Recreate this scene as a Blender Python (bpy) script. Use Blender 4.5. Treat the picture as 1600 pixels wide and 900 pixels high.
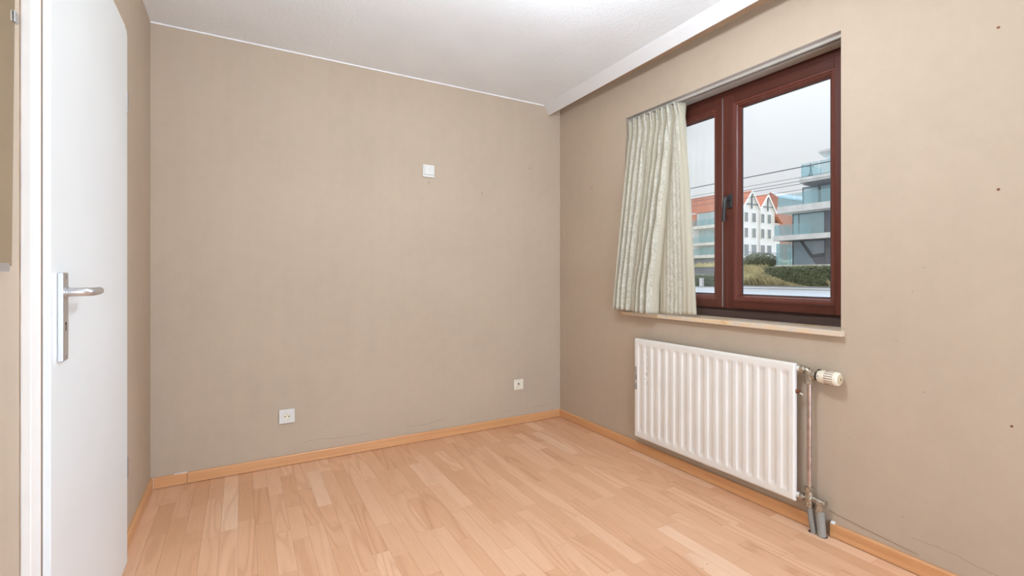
import bpy, bmesh, math, random
from mathutils import Vector, Matrix

# ------------------------------------------------------------------ scene reset
for o in list(bpy.data.objects):
    bpy.data.objects.remove(o, do_unlink=True)
S = bpy.context.scene
C = S.collection
rng = random.Random(7)

# ------------------------------------------------------------------ camera
W, H, REAR = 2.5675, 2.40, -4.90
CAM = (0.4067, -3.0312, 1.0966)
YAW = 0.5183
FPX, HORIZON = 740.66, 430.70
cam_d = bpy.data.cameras.new('camera')
cam = bpy.data.objects.new('camera', cam_d)
C.objects.link(cam)
cam.location = CAM
cam.rotation_euler = (math.pi / 2, 0, -YAW)
cam_d.sensor_width = 36
cam_d.lens = FPX / 1600 * 36
cam_d.shift_y = (HORIZON - 450) / 1600
cam_d.clip_start = 0.02
cam_d.clip_end = 600
S.camera = cam

# ------------------------------------------------------------------ sky (overcast)
SKY_HORIZON, SKY_ZENITH = 0.82, 2.2
world = bpy.data.worlds.new('overcast_sky')
S.world = world
world.use_nodes = True
wn, wl = world.node_tree.nodes, world.node_tree.links
wn.clear()
w_out = wn.new('ShaderNodeOutputWorld')
w_bg = wn.new('ShaderNodeBackground')
w_tc = wn.new('ShaderNodeTexCoord')
w_sep = wn.new('ShaderNodeSeparateXYZ')
w_map = wn.new('ShaderNodeMapRange')
w_map.interpolation_type = 'SMOOTHSTEP'
w_map.inputs['From Min'].default_value = 0.05
w_map.inputs['From Max'].default_value = 1.0
w_map.inputs['To Min'].default_value = SKY_HORIZON
w_map.inputs['To Max'].default_value = SKY_ZENITH
w_noise = wn.new('ShaderNodeTexNoise')
w_noise.inputs['Scale'].default_value = 2.5
w_noise.inputs['Detail'].default_value = 4
w_ramp = wn.new('ShaderNodeValToRGB')
w_ramp.color_ramp.elements[0].position = 0.35
w_ramp.color_ramp.elements[0].color = (0.90, 0.945, 1.0, 1)
w_ramp.color_ramp.elements[1].position = 0.7
w_ramp.color_ramp.elements[1].color = (0.96, 0.98, 1.0, 1)
wl.new(w_tc.outputs['Generated'], w_sep.inputs[0])
wl.new(w_sep.outputs['Z'], w_map.inputs['Value'])
wl.new(w_tc.outputs['Generated'], w_noise.inputs['Vector'])
wl.new(w_noise.outputs['Fac'], w_ramp.inputs['Fac'])
wl.new(w_ramp.outputs['Color'], w_bg.inputs['Color'])
wl.new(w_map.outputs['Result'], w_bg.inputs['Strength'])
wl.new(w_bg.outputs[0], w_out.inputs[0])

# ------------------------------------------------------------------ added lights: rear fill and soft window-side sun
def area_light(name, loc, rot, sx, sy, power, color):
    d = bpy.data.lights.new(name, 'AREA')
    d.shape = 'RECTANGLE'
    d.size, d.size_y = sx, sy
    d.energy = power
    d.color = color
    o = bpy.data.objects.new(name, d)
    C.objects.link(o)
    o.location = loc
    o.rotation_euler = rot
    return o
# tilted fill panel added behind the camera, outside an invented rear opening
area_light('rear_fill_panel', (W / 2, REAR - 0.42, 0.98), (math.radians(108), 0, 0), 2.10, 1.75, 96, (0.78, 0.965, 1.19))
# broad soft sun added to strengthen the window daylight; the sky is overcast
sun_d = bpy.data.lights.new('window_fill_sun', 'SUN')
sun_d.energy = 11.0
sun_d.angle = math.radians(55)
sun_d.color = (0.76, 0.95, 1.22)
sun = bpy.data.objects.new('window_fill_sun', sun_d)
C.objects.link(sun)
sun.rotation_euler = Vector((-1.0, -0.08, -0.42)).to_track_quat('-Z', 'Y').to_euler()

S.view_settings.view_transform = 'Standard'
S.view_settings.look = 'None'
S.view_settings.gamma = 1
S.view_settings.use_curve_mapping = False
S.view_settings.exposure = 0.0

# ------------------------------------------------------------------ mesh helpers
class MB:
    """collects faces; build() links them as ONE mesh object"""
    def __init__(s):
        s.v, s.f = [], []
    def add(s, vs, fs):
        n = len(s.v)
        s.v += [tuple(p) for p in vs]
        s.f += [tuple(i + n for i in f) for f in fs]
        return s
    def box(s, x0, x1, y0, y1, z0, z1):
        x0, x1 = min(x0, x1), max(x0, x1); y0, y1 = min(y0, y1), max(y0, y1); z0, z1 = min(z0, z1), max(z0, z1)
        return s.add([(x0, y0, z0), (x1, y0, z0), (x1, y1, z0), (x0, y1, z0), (x0, y0, z1), (x1, y0, z1), (x1, y1, z1), (x0, y1, z1)],
                     [(3, 2, 1, 0), (4, 5, 6, 7), (0, 1, 5, 4), (1, 2, 6, 5), (2, 3, 7, 6), (3, 0, 4, 7)])
    def prism(s, poly, axis, a, b):
        """poly of 2-D points in the two other axes (order xyz), extruded from a to b"""
        n = len(poly)
        def P(p, t):
            if axis == 'x': return (t, p[0], p[1])
            if axis == 'y': return (p[0], t, p[1])
            return (p[0], p[1], t)
        return s.add([P(p, a) for p in poly] + [P(p, b) for p in poly],
                     [tuple(range(n))[::-1], tuple(range(n, 2 * n))] + [(i, (i + 1) % n, n + (i + 1) % n, n + i) for i in range(n)])
    def lathe(s, p0, p1, prof, n=20):
        """prof: (t along p0-p1 in metres, radius)"""
        p0, p1 = Vector(p0), Vector(p1)
        d = (p1 - p0).normalized()
        u = d.orthogonal().normalized(); w = d.cross(u)
        vs, fs = [], []
        for t, r in prof:
            for k in range(n):
                a = 2 * math.pi * k / n
                vs.append(p0 + d * t + (u * math.cos(a) + w * math.sin(a)) * r)
        m = len(prof)
        for i in range(m - 1):
            for k in range(n):
                k2 = (k + 1) % n
                fs.append((i * n + k, i * n + k2, (i + 1) * n + k2, (i + 1) * n + k))
        fs.append(tuple(range(n))[::-1]); fs.append(tuple((m - 1) * n + k for k in range(n)))
        return s.add(vs, fs)
    def cyl(s, p0, p1, r, n=16, r2=None):
        L = (Vector(p1) - Vector(p0)).length
        return s.lathe(p0, p1, [(0, r), (L, r if r2 is None else r2)], n)
    def tube(s, pts, r, n=12):
        pts = [Vector(p) for p in pts]
        rs = r if isinstance(r, (list, tuple)) else [r] * len(pts)
        vs, fs = [], []
        u = None
        for i, p in enumerate(pts):
            d = ((pts[min(i + 1, len(pts) - 1)] - pts[max(i - 1, 0)])).normalized()
            u = d.orthogonal().normalized() if u is None else (u - d * u.dot(d)).normalized()
            w = d.cross(u)
            for k in range(n):
                a = 2 * math.pi * k / n
                vs.append(p + (u * math.cos(a) + w * math.sin(a)) * rs[i])
        for i in range(len(pts) - 1):
            for k in range(n):
                k2 = (k + 1) % n
                fs.append((i * n + k, i * n + k2, (i + 1) * n + k2, (i + 1) * n + k))
        fs.append(tuple(range(n))[::-1]); fs.append(tuple((len(pts) - 1) * n + k for k in range(n)))
        return s.add(vs, fs)
    def ball(s, c, rx, ry, rz, nu=14, nv=10):
        vs, fs = [], []
        for j in range(nv + 1):
            b = math.pi * j / nv
            for i in range(nu):
                a = 2 * math.pi * i / nu
                vs.append((c[0] + rx * math.sin(b) * math.cos(a), c[1] + ry * math.sin(b) * math.sin(a), c[2] + rz * math.cos(b)))
        for j in range(nv):
            for i in range(nu):
                i2 = (i + 1) % nu
                fs.append((j * nu + i, j * nu + i2, (j + 1) * nu + i2, (j + 1) * nu + i))
        return s.add(vs, fs)
    def build(s, name, mat, parent=None, smooth=False, bevel=0, seg=2, weld=False):
        me = bpy.data.meshes.new(name)
        me.from_pydata(s.v, [], s.f)
        bm = bmesh.new(); bm.from_mesh(me)
        if weld: bmesh.ops.remove_doubles(bm, verts=bm.verts, dist=1e-5)
        bmesh.ops.recalc_face_normals(bm, faces=bm.faces)
        bm.to_mesh(me); bm.free()
        if smooth:
            me.shade_smooth()
            me.set_sharp_from_angle(angle=math.radians(40))
        o = bpy.data.objects.new(name, me)
        C.objects.link(o)
        if mat: me.materials.append(mat)
        if parent:
            o.parent = parent
            o.matrix_parent_inverse = Matrix.Translation(-Vector(parent.location))
        if bevel:
            b = o.modifiers.new('bevel', 'BEVEL'); b.width = bevel; b.segments = seg; b.limit_method = 'ANGLE'; b.angle_limit = math.radians(40)
        return o

def tag(o, label, cat, group=None, kind=None):
    o['label'] = label
    o['category'] = cat
    if group: o['group'] = group
    if kind: o['kind'] = kind
    return o
def struct(o, label=None, cat=None):
    o['kind'] = 'structure'
    if label: o['label'] = label
    if cat: o['category'] = cat
    return o
def thing(name, loc, label=None, cat=None, group=None):
    o = bpy.data.objects.new(name, None)
    C.objects.link(o)
    o.location = loc
    o.empty_display_size = 0.1
    if label: tag(o, label, cat, group)
    return o

# ------------------------------------------------------------------ material helpers
class NT:
    def __init__(s, name):
        s.m = bpy.data.materials.new(name); s.m.use_nodes = True
        s.n, s.l = s.m.node_tree.nodes, s.m.node_tree.links
        s.b = s.n['Principled BSDF']
        s.out = s.n['Material Output']
    def new(s, t, **kw):
        nd = s.n.new(t)
        for k, v in kw.items(): setattr(nd, k, v)
        return nd
    def link(s, a, b): s.l.new(a, b)
    def pos(s):
        return s.new('ShaderNodeNewGeometry').outputs['Position']
    def mapping(s, vec, scale=(1, 1, 1), loc=(0, 0, 0)):
        mp = s.new('ShaderNodeMapping'); mp.inputs['Scale'].default_value = scale; mp.inputs['Location'].default_value = loc
        s.link(vec, mp.inputs['Vector']); return mp.outputs[0]
    def noise(s, vec, scale, detail=3, rough=0.5, dist=0):
        t = s.new('ShaderNodeTexNoise'); t.inputs['Scale'].default_value = scale; t.inputs['Detail'].default_value = detail
        t.inputs['Roughness'].default_value = rough; t.inputs['Distortion'].default_value = dist
        s.link(vec, t.inputs['Vector']); return t.outputs['Fac']
    def ramp(s, fac, stops):
        r = s.new('ShaderNodeValToRGB'); e = r.color_ramp.elements
        while len(e) < len(stops): e.new(0.5)
        for i, (p, c) in enumerate(stops):
            e[i].position = p; e[i].color = (*c, 1) if len(c) == 3 else c
        s.link(fac, r.inputs['Fac']); return r.outputs['Color']
    def math(s, op, a, b=None, c=None):
        m = s.new('ShaderNodeMath', operation=op)
        for i, v in enumerate((a, b, c)):
            if v is None: continue
            if isinstance(v, (int, float)): m.inputs[i].default_value = v
            else: s.link(v, m.inputs[i])
        return m.outputs[0]
    def mix(s, fac, a, b, mode='MIX'):
        m = s.new('ShaderNodeMix', data_type='RGBA', blend_type=mode)
        for i, v in ((0, fac), (6, a), (7, b)):
            if isinstance(v, (int, float)): m.inputs[i].default_value = v
            elif isinstance(v, tuple): m.inputs[i].default_value = (*v, 1)
            else: s.link(v, m.inputs[i])
        return m.outputs[2]
    def bump(s, height, strength, dist=0.002):
        b = s.new('ShaderNodeBump'); b.inputs['Strength'].default_value = strength; b.inputs['Distance'].default_value = dist
        s.link(height, b.inputs['Height']); s.link(b.outputs[0], s.b.inputs['Normal'])
    def col(s, c):
        if isinstance(c, tuple): s.b.inputs['Base Color'].default_value = (*c, 1)
        else: s.link(c, s.b.inputs['Base Color'])
    def set(s, rough=0.5, metal=0, spec=0.5):
        s.b.inputs['Roughness'].default_value = rough; s.b.inputs['Metallic'].default_value = metal
        s.b.inputs['Specular IOR Level'].default_value = spec
        return s

def plain(name, c, rough=0.5, metal=0, spec=0.5, var=0.06, scale=8, bump=0, bscale=200):
    t = NT(name).set(rough, metal, spec)
    n = t.noise(t.pos(), scale, 4)
    lo = tuple(max(0, x * (1 - var)) for x in c); hi = tuple(min(1, x * (1 + var)) for x in c)
    t.col(t.ramp(n, [(0.3, lo), (0.7, hi)]))
    if bump: t.bump(t.noise(t.pos(), bscale, 2), bump, 0.001)
    return t.m

def wall_paint(name, base, crack_axis=None):
    """taupe paint over a fine woven wallpaper, a few fine cracks low down"""
    t = NT(name).set(0.75, 0, 0.25)
    p = t.pos()
    big = t.noise(p, 1.7, 4, 0.55)
    sm = t.noise(p, 14, 5, 0.6)
    lo = tuple(x * 0.955 for x in base); hi = tuple(x * 1.04 for x in base)
    c = t.ramp(big, [(0.3, lo), (0.7, hi)])
    c = t.mix(0.10, c, t.ramp(sm, [(0.35, tuple(x * .8 for x in base)), (0.65, tuple(x * 1.15 for x in base))]))
    # faint vertical brush / seam streaks of the wallpaper lengths
    st = t.noise(t.mapping(p, (22, 22, 0.6)), 1.0, 3)
    c = t.mix(0.05, c, t.ramp(st, [(0.4, tuple(x * .86 for x in base)), (0.6, tuple(x * 1.1 for x in base))]))
    # hairline cracks in the paint, with their own wandering course
    sep = t.new('ShaderNodeSeparateXYZ'); t.link(p, sep.inputs[0])
    wob = t.noise(t.mapping(p, (2.2, 2.2, 0.0)), 1.0, 5, 0.65)
    line = t.math('SUBTRACT', sep.outputs['Z'], t.math('MULTIPLY_ADD', wob, 0.11, 0.055))
    band = t.math('LESS_THAN', t.math('ABSOLUTE', line), 0.0012)
    where = t.math('GREATER_THAN', t.noise(t.mapping(p, (1, 1, 0.0), (3.1, 1.7, 0)), 2.1, 3), 0.57)
    c = t.mix(t.math('MULTIPLY', t.math('MULTIPLY', band, where), 0.38), c, (0.17, 0.13, 0.10))
    # small specks
    vo = t.new('ShaderNodeTexVoronoi'); vo.inputs['Scale'].default_value = 5.5; t.link(p, vo.inputs['Vector'])
    t.link(c, t.b.inputs['Base Color'])
    sp = t.math('LESS_THAN', vo.outputs['Distance'], 0.018)
    c = t.mix(t.math('MULTIPLY', sp, 0.35), c, (0.2, 0.15, 0.11))
    t.col(c)
    h = t.math('ADD', t.noise(p, 260, 2), t.math('MULTIPLY', t.noise(t.mapping(p, (60, 60, 60)), 1, 3), 1.2))
    t.bump(h, 0.22, 0.0016)
    return t.m

def wood_stain(name, c1, c2, axis='z', rough=0.35, grain=40, coat=0.0):
    t = NT(name).set(rough, 0, 0.5)
    s = {'x': (1.5, grain, grain), 'y': (grain, 1.5, grain), 'z': (grain, grain, 1.5)}[axis]
    n = t.noise(t.mapping(t.pos(), s), 1.0, 5, 0.6, 0.4)
    t.col(t.ramp(n, [(0.25, c1), (0.75, c2)]))
    t.bump(n, 0.12, 0.001)
    t.b.inputs['Coat Weight'].default_value = coat
    if 'mahogany' in name or 'bead' in name: t.b.inputs['Specular IOR Level'].default_value = 0.28
    return t.m

def floor_mat():
    t = NT('beech_laminate').set(0.4, 0, 0.75)
    p = t.pos()
    oi = t.new('ShaderNodeObjectInfo')
    rnd = oi.outputs['Random']
    off = t.new('ShaderNodeCombineXYZ')
    t.link(t.math('MULTIPLY', rnd, 37.0), off.inputs[0]); t.link(t.math('MULTIPLY', rnd, 91.0), off.inputs[1])
    t.link(t.math('MULTIPLY', rnd, 13.0), off.inputs[2])
    va = t.new('ShaderNodeVectorMath', operation='ADD'); t.link(p, va.inputs[0]); t.link(off.outputs[0], va.inputs[1])
    q = va.outputs[0]
    tint = t.ramp(rnd, [(0.0, (0.70, 0.385, 0.215)), (0.3, (0.74, 0.42, 0.245)), (0.6, (0.77, 0.45, 0.27)), (0.86, (0.81, 0.495, 0.31)), (1.0, (0.86, 0.575, 0.385))])
    # cathedral figure: distorted rings stretched along the plank
    n1 = t.noise(t.mapping(q, (8.5, 1.0, 1)), 1.0, 1, 0.4, 0.15)
    rings = t.math('SINE', t.math('MULTIPLY', n1, 58.0))
    ring_c = t.ramp(t.math('MULTIPLY_ADD', rings, 0.5, 0.5), [(0.0, (0.86, 0.78, 0.72)), (0.30, (0.97, 0.95, 0.94)), (1.0, (1.03, 1.03, 1.03))])
    fig = t.ramp(t.math('FRACT', t.math('MULTIPLY', rnd, 17.3)), [(0.35, (0.12, 0.12, 0.12)), (0.85, (0.80, 0.80, 0.80))])
    c = t.mix(fig, tint, ring_c, 'MULTIPLY')
    fine = t.noise(t.mapping(q, (260, 9, 1)), 1.0, 4, 0.6)
    c = t.mix(0.35, c, t.ramp(fine, [(0.3, (0.80, 0.72, 0.66)), (0.7, (1.08, 1.06, 1.04))]), 'MULTIPLY')
    # grime specks and dull scuffs on the surface
    sc = t.noise(t.mapping(p, (5, 2.5, 1)), 1.0, 6, 0.7)
    c = t.mix(t.math('MULTIPLY', t.math('GREATER_THAN', sc, 0.70), 0.10), c, (0.85, 0.74, 0.66))
    vo = t.new('ShaderNodeTexVoronoi'); vo.inputs['Scale'].default_value = 16; t.link(p, vo.inputs['Vector'])
    vsel = t.math('GREATER_THAN', t.noise(p, 1.6, 2), 0.56)
    speck = t.math('MULTIPLY', t.math('LESS_THAN', vo.outputs['Distance'], 0.055), vsel)
    c = t.mix(t.math('MULTIPLY', speck, 0.6), c, (0.22, 0.12, 0.07))
    t.col(c)
    t.link(t.math('MULTIPLY_ADD', sc, 0.25, 0.30), t.b.inputs['Roughness'])
    t.bump(fine, 0.03, 0.0005)
    return t.m

def glass_mat(name, tint=(1, 1, 1), refl=0.5, haze=0.0):
    t = NT(name)
    tr = t.new('ShaderNodeBsdfTransparent'); tr.inputs[0].default_value = (*tint, 1)
    gl = t.new('ShaderNodeBsdfGlossy'); gl.inputs['Roughness'].default_value = 0.01
    fr = t.new('ShaderNodeFresnel'); fr.inputs['IOR'].default_value = 1.45
    mx = t.new('ShaderNodeMixShader')
    t.link(t.math('MULTIPLY', fr.outputs[0], refl), mx.inputs[0]); t.link(tr.outputs[0], mx.inputs[1]); t.link(gl.outputs[0], mx.inputs[2])
    t.link(mx.outputs[0], t.out.inputs['Surface'])
    return t.m

M = {}
WALLC = (0.485, 0.385, 0.288)
M['wall_back'] = wall_paint('taupe_wall_paint', WALLC)
M['ceil'] = None
t = NT('white_stipple_ceiling').set(0.85, 0, 0.2)
p = t.pos()
t.col(t.ramp(t.noise(p, 3, 4), [(0.3, (0.84, 0.865, 0.875)), (0.7, (0.885, 0.91, 0.92))]))
t.bump(t.math('ADD', t.noise(p, 95, 4, 0.65), t.math('MULTIPLY', t.noise(p, 33, 3), 0.6)), 0.85, 0.006)
M['ceil'] = t.m
M['floor'] = floor_mat()
M['subfloor'] = plain('dark_subfloor', (0.16, 0.09, 0.05), 0.8)
M['beech'] = wood_stain('beech_skirting', (0.56, 0.27, 0.11), (0.70, 0.37, 0.17), 'x', 0.38, 60)
M['beech_y'] = wood_stain('beech_skirting_side', (0.56, 0.27, 0.11), (0.70, 0.37, 0.17), 'y', 0.38, 60)
M['door'] = plain('off_white_door_paint', (0.73, 0.735, 0.715), 0.38, 0, 0.4, 0.02, 3)
M['frame_paint'] = plain('cream_frame_paint', (0.80, 0.765, 0.715), 0.45, 0, 0.4, 0.03, 6)
M['white_trim'] = plain('white_painted_board', (0.69, 0.67, 0.655), 0.5, 0, 0.4, 0.02, 5)
M['brown_edge'] = plain('raw_brown_board_edge', (0.30, 0.19, 0.115), 0.7)
M['mahog'] = wood_stain('mahogany_window_wood_upright', (0.055, 0.0125, 0.0065), (0.115, 0.027, 0.014), 'z', 0.45, 55, 0.0)
M['mahog_y'] = wood_stain('mahogany_window_wood_level', (0.048, 0.012, 0.007), (0.10, 0.025, 0.014), 'y', 0.45, 55, 0.0)
M['mahog_dark'] = wood_stain('weathered_dark_frame_wood', (0.030, 0.014, 0.011), (0.075, 0.034, 0.025), 'y', 0.5, 45)
M['bead'] = wood_stain('reddish_glazing_bead', (0.09, 0.024, 0.014), (0.15, 0.042, 0.027), 'z', 0.35, 50)
M['gasket'] = plain('black_rubber_gasket', (0.03, 0.03, 0.033), 0.6)
M['spacer'] = plain('grey_aluminium_spacer', (0.50, 0.53, 0.56), 0.4, 0.6)
M['handle_dark'] = plain('dark_bronze_handle', (0.045, 0.042, 0.042), 0.38, 0.6)
M['alu'] = plain('satin_aluminium', (0.62, 0.62, 0.63), 0.3, 0.9, 0.5, 0.03)
M['alu_dark'] = plain('grey_steel_hinge', (0.36, 0.35, 0.35), 0.4, 0.8)
M['black'] = plain('black_hole', (0.012, 0.010, 0.009), 0.8)
M['socket'] = plain('white_socket_plastic', (0.70, 0.685, 0.64), 0.35, 0, 0.5, 0.02)
M['socket_old'] = plain('yellowed_socket_plastic', (0.76, 0.70, 0.57), 0.4, 0, 0.5, 0.06, 40)
M['nickel'] = plain('tarnished_nickel_brass', (0.43, 0.375, 0.30), 0.36, 0.85, 0.5, 0.25, 90)
M['copper'] = plain('dull_copper_pipe', (0.47, 0.375, 0.325), 0.32, 0.85, 0.5, 0.18, 30)
M['rust'] = plain('rusty_brown_metal', (0.20, 0.075, 0.035), 0.75, 0.2, 0.4, 0.3, 80)
M['sleeve'] = plain('grey_pipe_sleeve', (0.29, 0.275, 0.245), 0.6, 0, 0.4, 0.1, 30)
M['sleeve_dark'] = plain('dark_blue_pipe_sleeve', (0.05, 0.07, 0.09), 0.6)
M['trv'] = plain('ivory_thermostat_plastic', (0.80, 0.735, 0.60), 0.4, 0, 0.5, 0.05, 40)
M['trv_cap'] = plain('aged_thermostat_cap', (0.60, 0.48, 0.31), 0.45, 0, 0.5, 0.08, 60)
M['rail'] = plain('grey_white_curtain_rail', (0.47, 0.43, 0.38), 0.45)
M['rail_groove'] = plain('brown_rail_groove', (0.26, 0.20, 0.14), 0.6)
M['plaster'] = plain('grey_white_soffit_plaster', (0.50, 0.465, 0.425), 0.8, 0, 0.3, 0.06, 12)
M['caulk'] = plain('white_caulk', (0.84, 0.82, 0.80), 0.6)
# sill stone
t = NT('cream_marble_sill').set(0.3, 0, 0.5)
n = t.noise(t.mapping(t.pos(), (3, 9, 14)), 1.4, 6, 0.65, 0.8)
c = t.ramp(n, [(0.28, (0.58, 0.50, 0.43)), (0.46, (0.68, 0.56, 0.43)), (0.60, (0.72, 0.52, 0.31)), (0.74, (0.52, 0.29, 0.12))])
t.col(c); M['marble'] = t.m
# radiator enamel with a chipped patch near the corner-side edge
t = NT('cream_radiator_enamel').set(0.32, 0, 0.5)
p = t.pos()
sep = t.new('ShaderNodeSeparateXYZ'); t.link(p, sep.inputs[0])
def inside(v, a, b): return t.math('MULTIPLY', t.math('GREATER_THAN', v, a), t.math('LESS_THAN', v, b))
chip_n = t.math('GREATER_THAN', t.noise(t.mapping(p, (60, 150, 45)), 1.0, 4, 0.7), 0.60)
chip = t.math('MULTIPLY', t.math('MULTIPLY', inside(sep.outputs['Y'], -0.984, -0.950), inside(sep.outputs['Z'], 0.44, 0.645)), chip_n)
scr_n = t.math('GREATER_THAN', t.noise(t.mapping(p, (30, 260, 14)), 1.0, 3, 0.6), 0.45)
scr = t.math('MULTIPLY', t.math('MULTIPLY', inside(sep.outputs['Y'], -0.892, -0.876), inside(sep.outputs['Z'], 0.40, 0.54)), scr_n)
base = t.ramp(t.noise(p, 5, 4), [(0.3, (0.79, 0.755, 0.70)), (0.7, (0.83, 0.80, 0.745))])
c = t.mix(t.math('MULTIPLY', chip, 0.8), base, (0.22, 0.19, 0.17))
c = t.mix(t.math('MULTIPLY', scr, 0.9), c, (0.05, 0.05, 0.05))
t.col(c); M['enamel'] = t.m
# mirror
t = NT('bronze_tinted_mirror').set(0.03, 1.0)
t.col((0.66, 0.60, 0.48)); M['mirror'] = t.m
M['mirror_edge'] = plain('blue_grey_glass_edge', (0.42, 0.50, 0.54), 0.15)
# curtain
t = NT('sage_damask_curtain').set(0.7, 0, 0.3)
uvb = t.new('ShaderNodeUVMap', uv_map='UVMap').outputs[0]
uv = t.new('ShaderNodeUVMap', uv_map='Cloth').outputs[0]
sp2 = t.new('ShaderNodeSeparateXYZ'); t.link(uvb, sp2.inputs[0])
band = t.math('FRACT', sp2.outputs[0])
patt = t.math('MULTIPLY', t.math('GREATER_THAN', band, 0.22), t.math('LESS_THAN', band, 0.72))
vor = t.new('ShaderNodeTexVoronoi'); vor.feature = 'DISTANCE_TO_EDGE'; vor.inputs['Scale'].default_value = 1
t.link(t.mapping(uv, (52, 40, 1)), vor.inputs['Vector'])
crinkle = t.noise(t.mapping(uv, (46, 34, 1)), 1.0, 5, 0.6, 1.8)
pat = t.math('MULTIPLY', patt, crinkle)
weave = t.noise(t.mapping(uv, (900, 60, 1)), 1.0, 2)
c = t.mix(patt, t.ramp(weave, [(0.3, (0.485, 0.435, 0.325)), (0.7, (0.54, 0.49, 0.375))]),
          t.ramp(crinkle, [(0.36, (0.47, 0.435, 0.335)), (0.50, (0.565, 0.53, 0.43)), (0.62, (0.655, 0.62, 0.52))]))
t.col(c)
t.bump(t.math('ADD', t.math('MULTIPLY', pat, 2.0), t.math('MULTIPLY', weave, 0.2)), 0.55, 0.004)
tl = t.new('ShaderNodeBsdfTranslucent'); t.link(c, tl.inputs[0])
mx = t.new('ShaderNodeMixShader'); mx.inputs[0].default_value = 0.10
t.link(t.b.outputs[0], mx.inputs[1]); t.link(tl.outputs[0], mx.inputs[2]); t.link(mx.outputs[0], t.out.inputs['Surface'])
M['curtain'] = t.m
M['pane'] = glass_mat('clear_window_glass', (0.985, 0.99, 0.99), 0.7)
# outdoors
t = NT('teal_balustrade_glass')
tr = t.new('ShaderNodeBsdfTransparent'); tr.inputs[0].default_value = (0.86, 0.93, 0.94, 1)
df = t.new('ShaderNodeBsdfDiffuse'); df.inputs[0].default_value = (0.46, 0.60, 0.62, 1)
mx = t.new('ShaderNodeMixShader'); mx.inputs[0].default_value = 0.24
t.link(tr.outputs[0], mx.inputs[1]); t.link(df.outputs[0], mx.inputs[2]); t.link(mx.outputs[0], t.out.inputs['Surface'])
M['balu'] = t.m
M['asphalt'] = plain('pale_asphalt', (0.30, 0.305, 0.31), 1.0, 0, 0.03, 0.08, 3)
M['paving'] = plain('light_concrete_paving', (0.37, 0.375, 0.375), 1.0, 0, 0.03, 0.06, 2)
M['kerb'] = plain('dark_grey_kerb', (0.25, 0.25, 0.25), 0.9)
M['sand'] = plain('sandy_dune_soil', (0.40, 0.36, 0.22), 0.95, 0, 0.2, 0.3, 0.6)
M['concrete'] = plain('stained_pale_concrete', (0.70, 0.69, 0.67), 0.8, 0, 0.3, 0.12, 1.3)
M['white_render'] = plain('white_render', (0.70, 0.70, 0.715), 0.8, 0, 0.3, 0.03, 1)
M['dark_render'] = plain('dark_grey_cladding', (0.19, 0.19, 0.21), 0.7)
M['dark_frame'] = plain('dark_grey_window_frame', (0.11, 0.12, 0.13), 0.5)
M['white_frame'] = plain('white_window_frame', (0.74, 0.74, 0.74), 0.5)
M['house_glass'] = plain('pale_blue_house_glass', (0.43, 0.54, 0.57), 0.08, 0, 0.8, 0.08, 0.6)
M['blind_glass'] = plain('teal_screened_glass', (0.43, 0.57, 0.59), 0.12, 0, 0.6, 0.05, 0.6)
M['grey_glass'] = plain('grey_reflecting_glass', (0.33, 0.38, 0.42), 0.06, 0, 0.8, 0.1, 0.5)
M['dim_glass'] = plain('dim_house_glass', (0.22, 0.25, 0.27), 0.1, 0, 0.7, 0.15, 1)
M['statue'] = plain('verdigris_bronze', (0.08, 0.11, 0.11), 0.6, 0.3)
M['slate'] = plain('blue_grey_slates', (0.24, 0.27, 0.29), 0.7, 0, 0.4, 0.1, 2)
M['cable'] = plain('black_cable', (0.09, 0.10, 0.11), 0.7)
t = NT('orange_red_roof_tiles').set(0.75, 0, 0.3)
n = t.noise(t.mapping(t.pos(), (2, 2, 5)), 1.5, 4)
t.col(t.ramp(n, [(0.3, (0.50, 0.19, 0.125)), (0.7, (0.60, 0.255, 0.175))]))
t.bump(n, 0.3, 0.05); M['tiles'] = t.m
t = NT('red_brickwork').set(0.85, 0, 0.3)
br = t.new('ShaderNodeTexBrick'); br.inputs['Scale'].default_value = 3
br.inputs['Color1'].default_value = (0.33, 0.145, 0.10, 1); br.inputs['Color2'].default_value = (0.40, 0.18, 0.125, 1); br.inputs['Mortar'].default_value = (0.42, 0.33, 0.28, 1)
cx = t.new('ShaderNodeCombineXYZ'); sx = t.new('ShaderNodeSeparateXYZ'); t.link(t.pos(), sx.inputs[0])
t.link(t.math('ADD', sx.outputs[0], sx.outputs[1]), cx.inputs[0]); t.link(sx.outputs[2], cx.inputs[1])
t.link(cx.outputs[0], br.inputs['Vector']); t.col(br.outputs['Color']); M['brick'] = t.m
M['leaf'] = plain('dull_green_leaves', (0.125, 0.15, 0.075), 0.6, 0, 0.4, 0.35, 6)
M['leaf2'] = plain('grey_green_leaves', (0.15, 0.165, 0.105), 0.65, 0, 0.4, 0.3, 6)
M['straw'] = plain('straw_dune_grass', (0.50, 0.44, 0.25), 0.8, 0, 0.3, 0.25, 1.5)

# ================================================================== ROOM SHELL
OY0, OY1, OZ0, OZ1 = -1.9985, -0.7251, 0.846, 2.117      # window opening in the right wall
XO = W + 0.30
mb = MB()
mb.box(0, W, REAR, 0, -0.12, -0.008)
floor = struct(mb.build('floor', M['subfloor']), 'beech strip laminate floor of the empty bedroom', 'floor')
mb = MB().box(-0.15, XO, REAR - 0.15, 0.15, H, H + 0.15)
struct(mb.build('ceiling', M['ceil']), 'white stippled ceiling', 'ceiling')
mb = MB().box(-0.15, XO, 0, 0.15, -0.12, H)
wall_back = struct(mb.build('wall_back', M['wall_back']), 'taupe painted wall with one switch and two sockets', 'wall')
mb = MB()
mb.box(W, XO, REAR - 0.15, OY0, -0.12, H); mb.box(W, XO, OY1, 0, -0.12, H)
mb.box(W, XO, OY0, OY1, -0.12, OZ0); mb.box(W, XO, OY0, OY1, OZ1, H)
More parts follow.
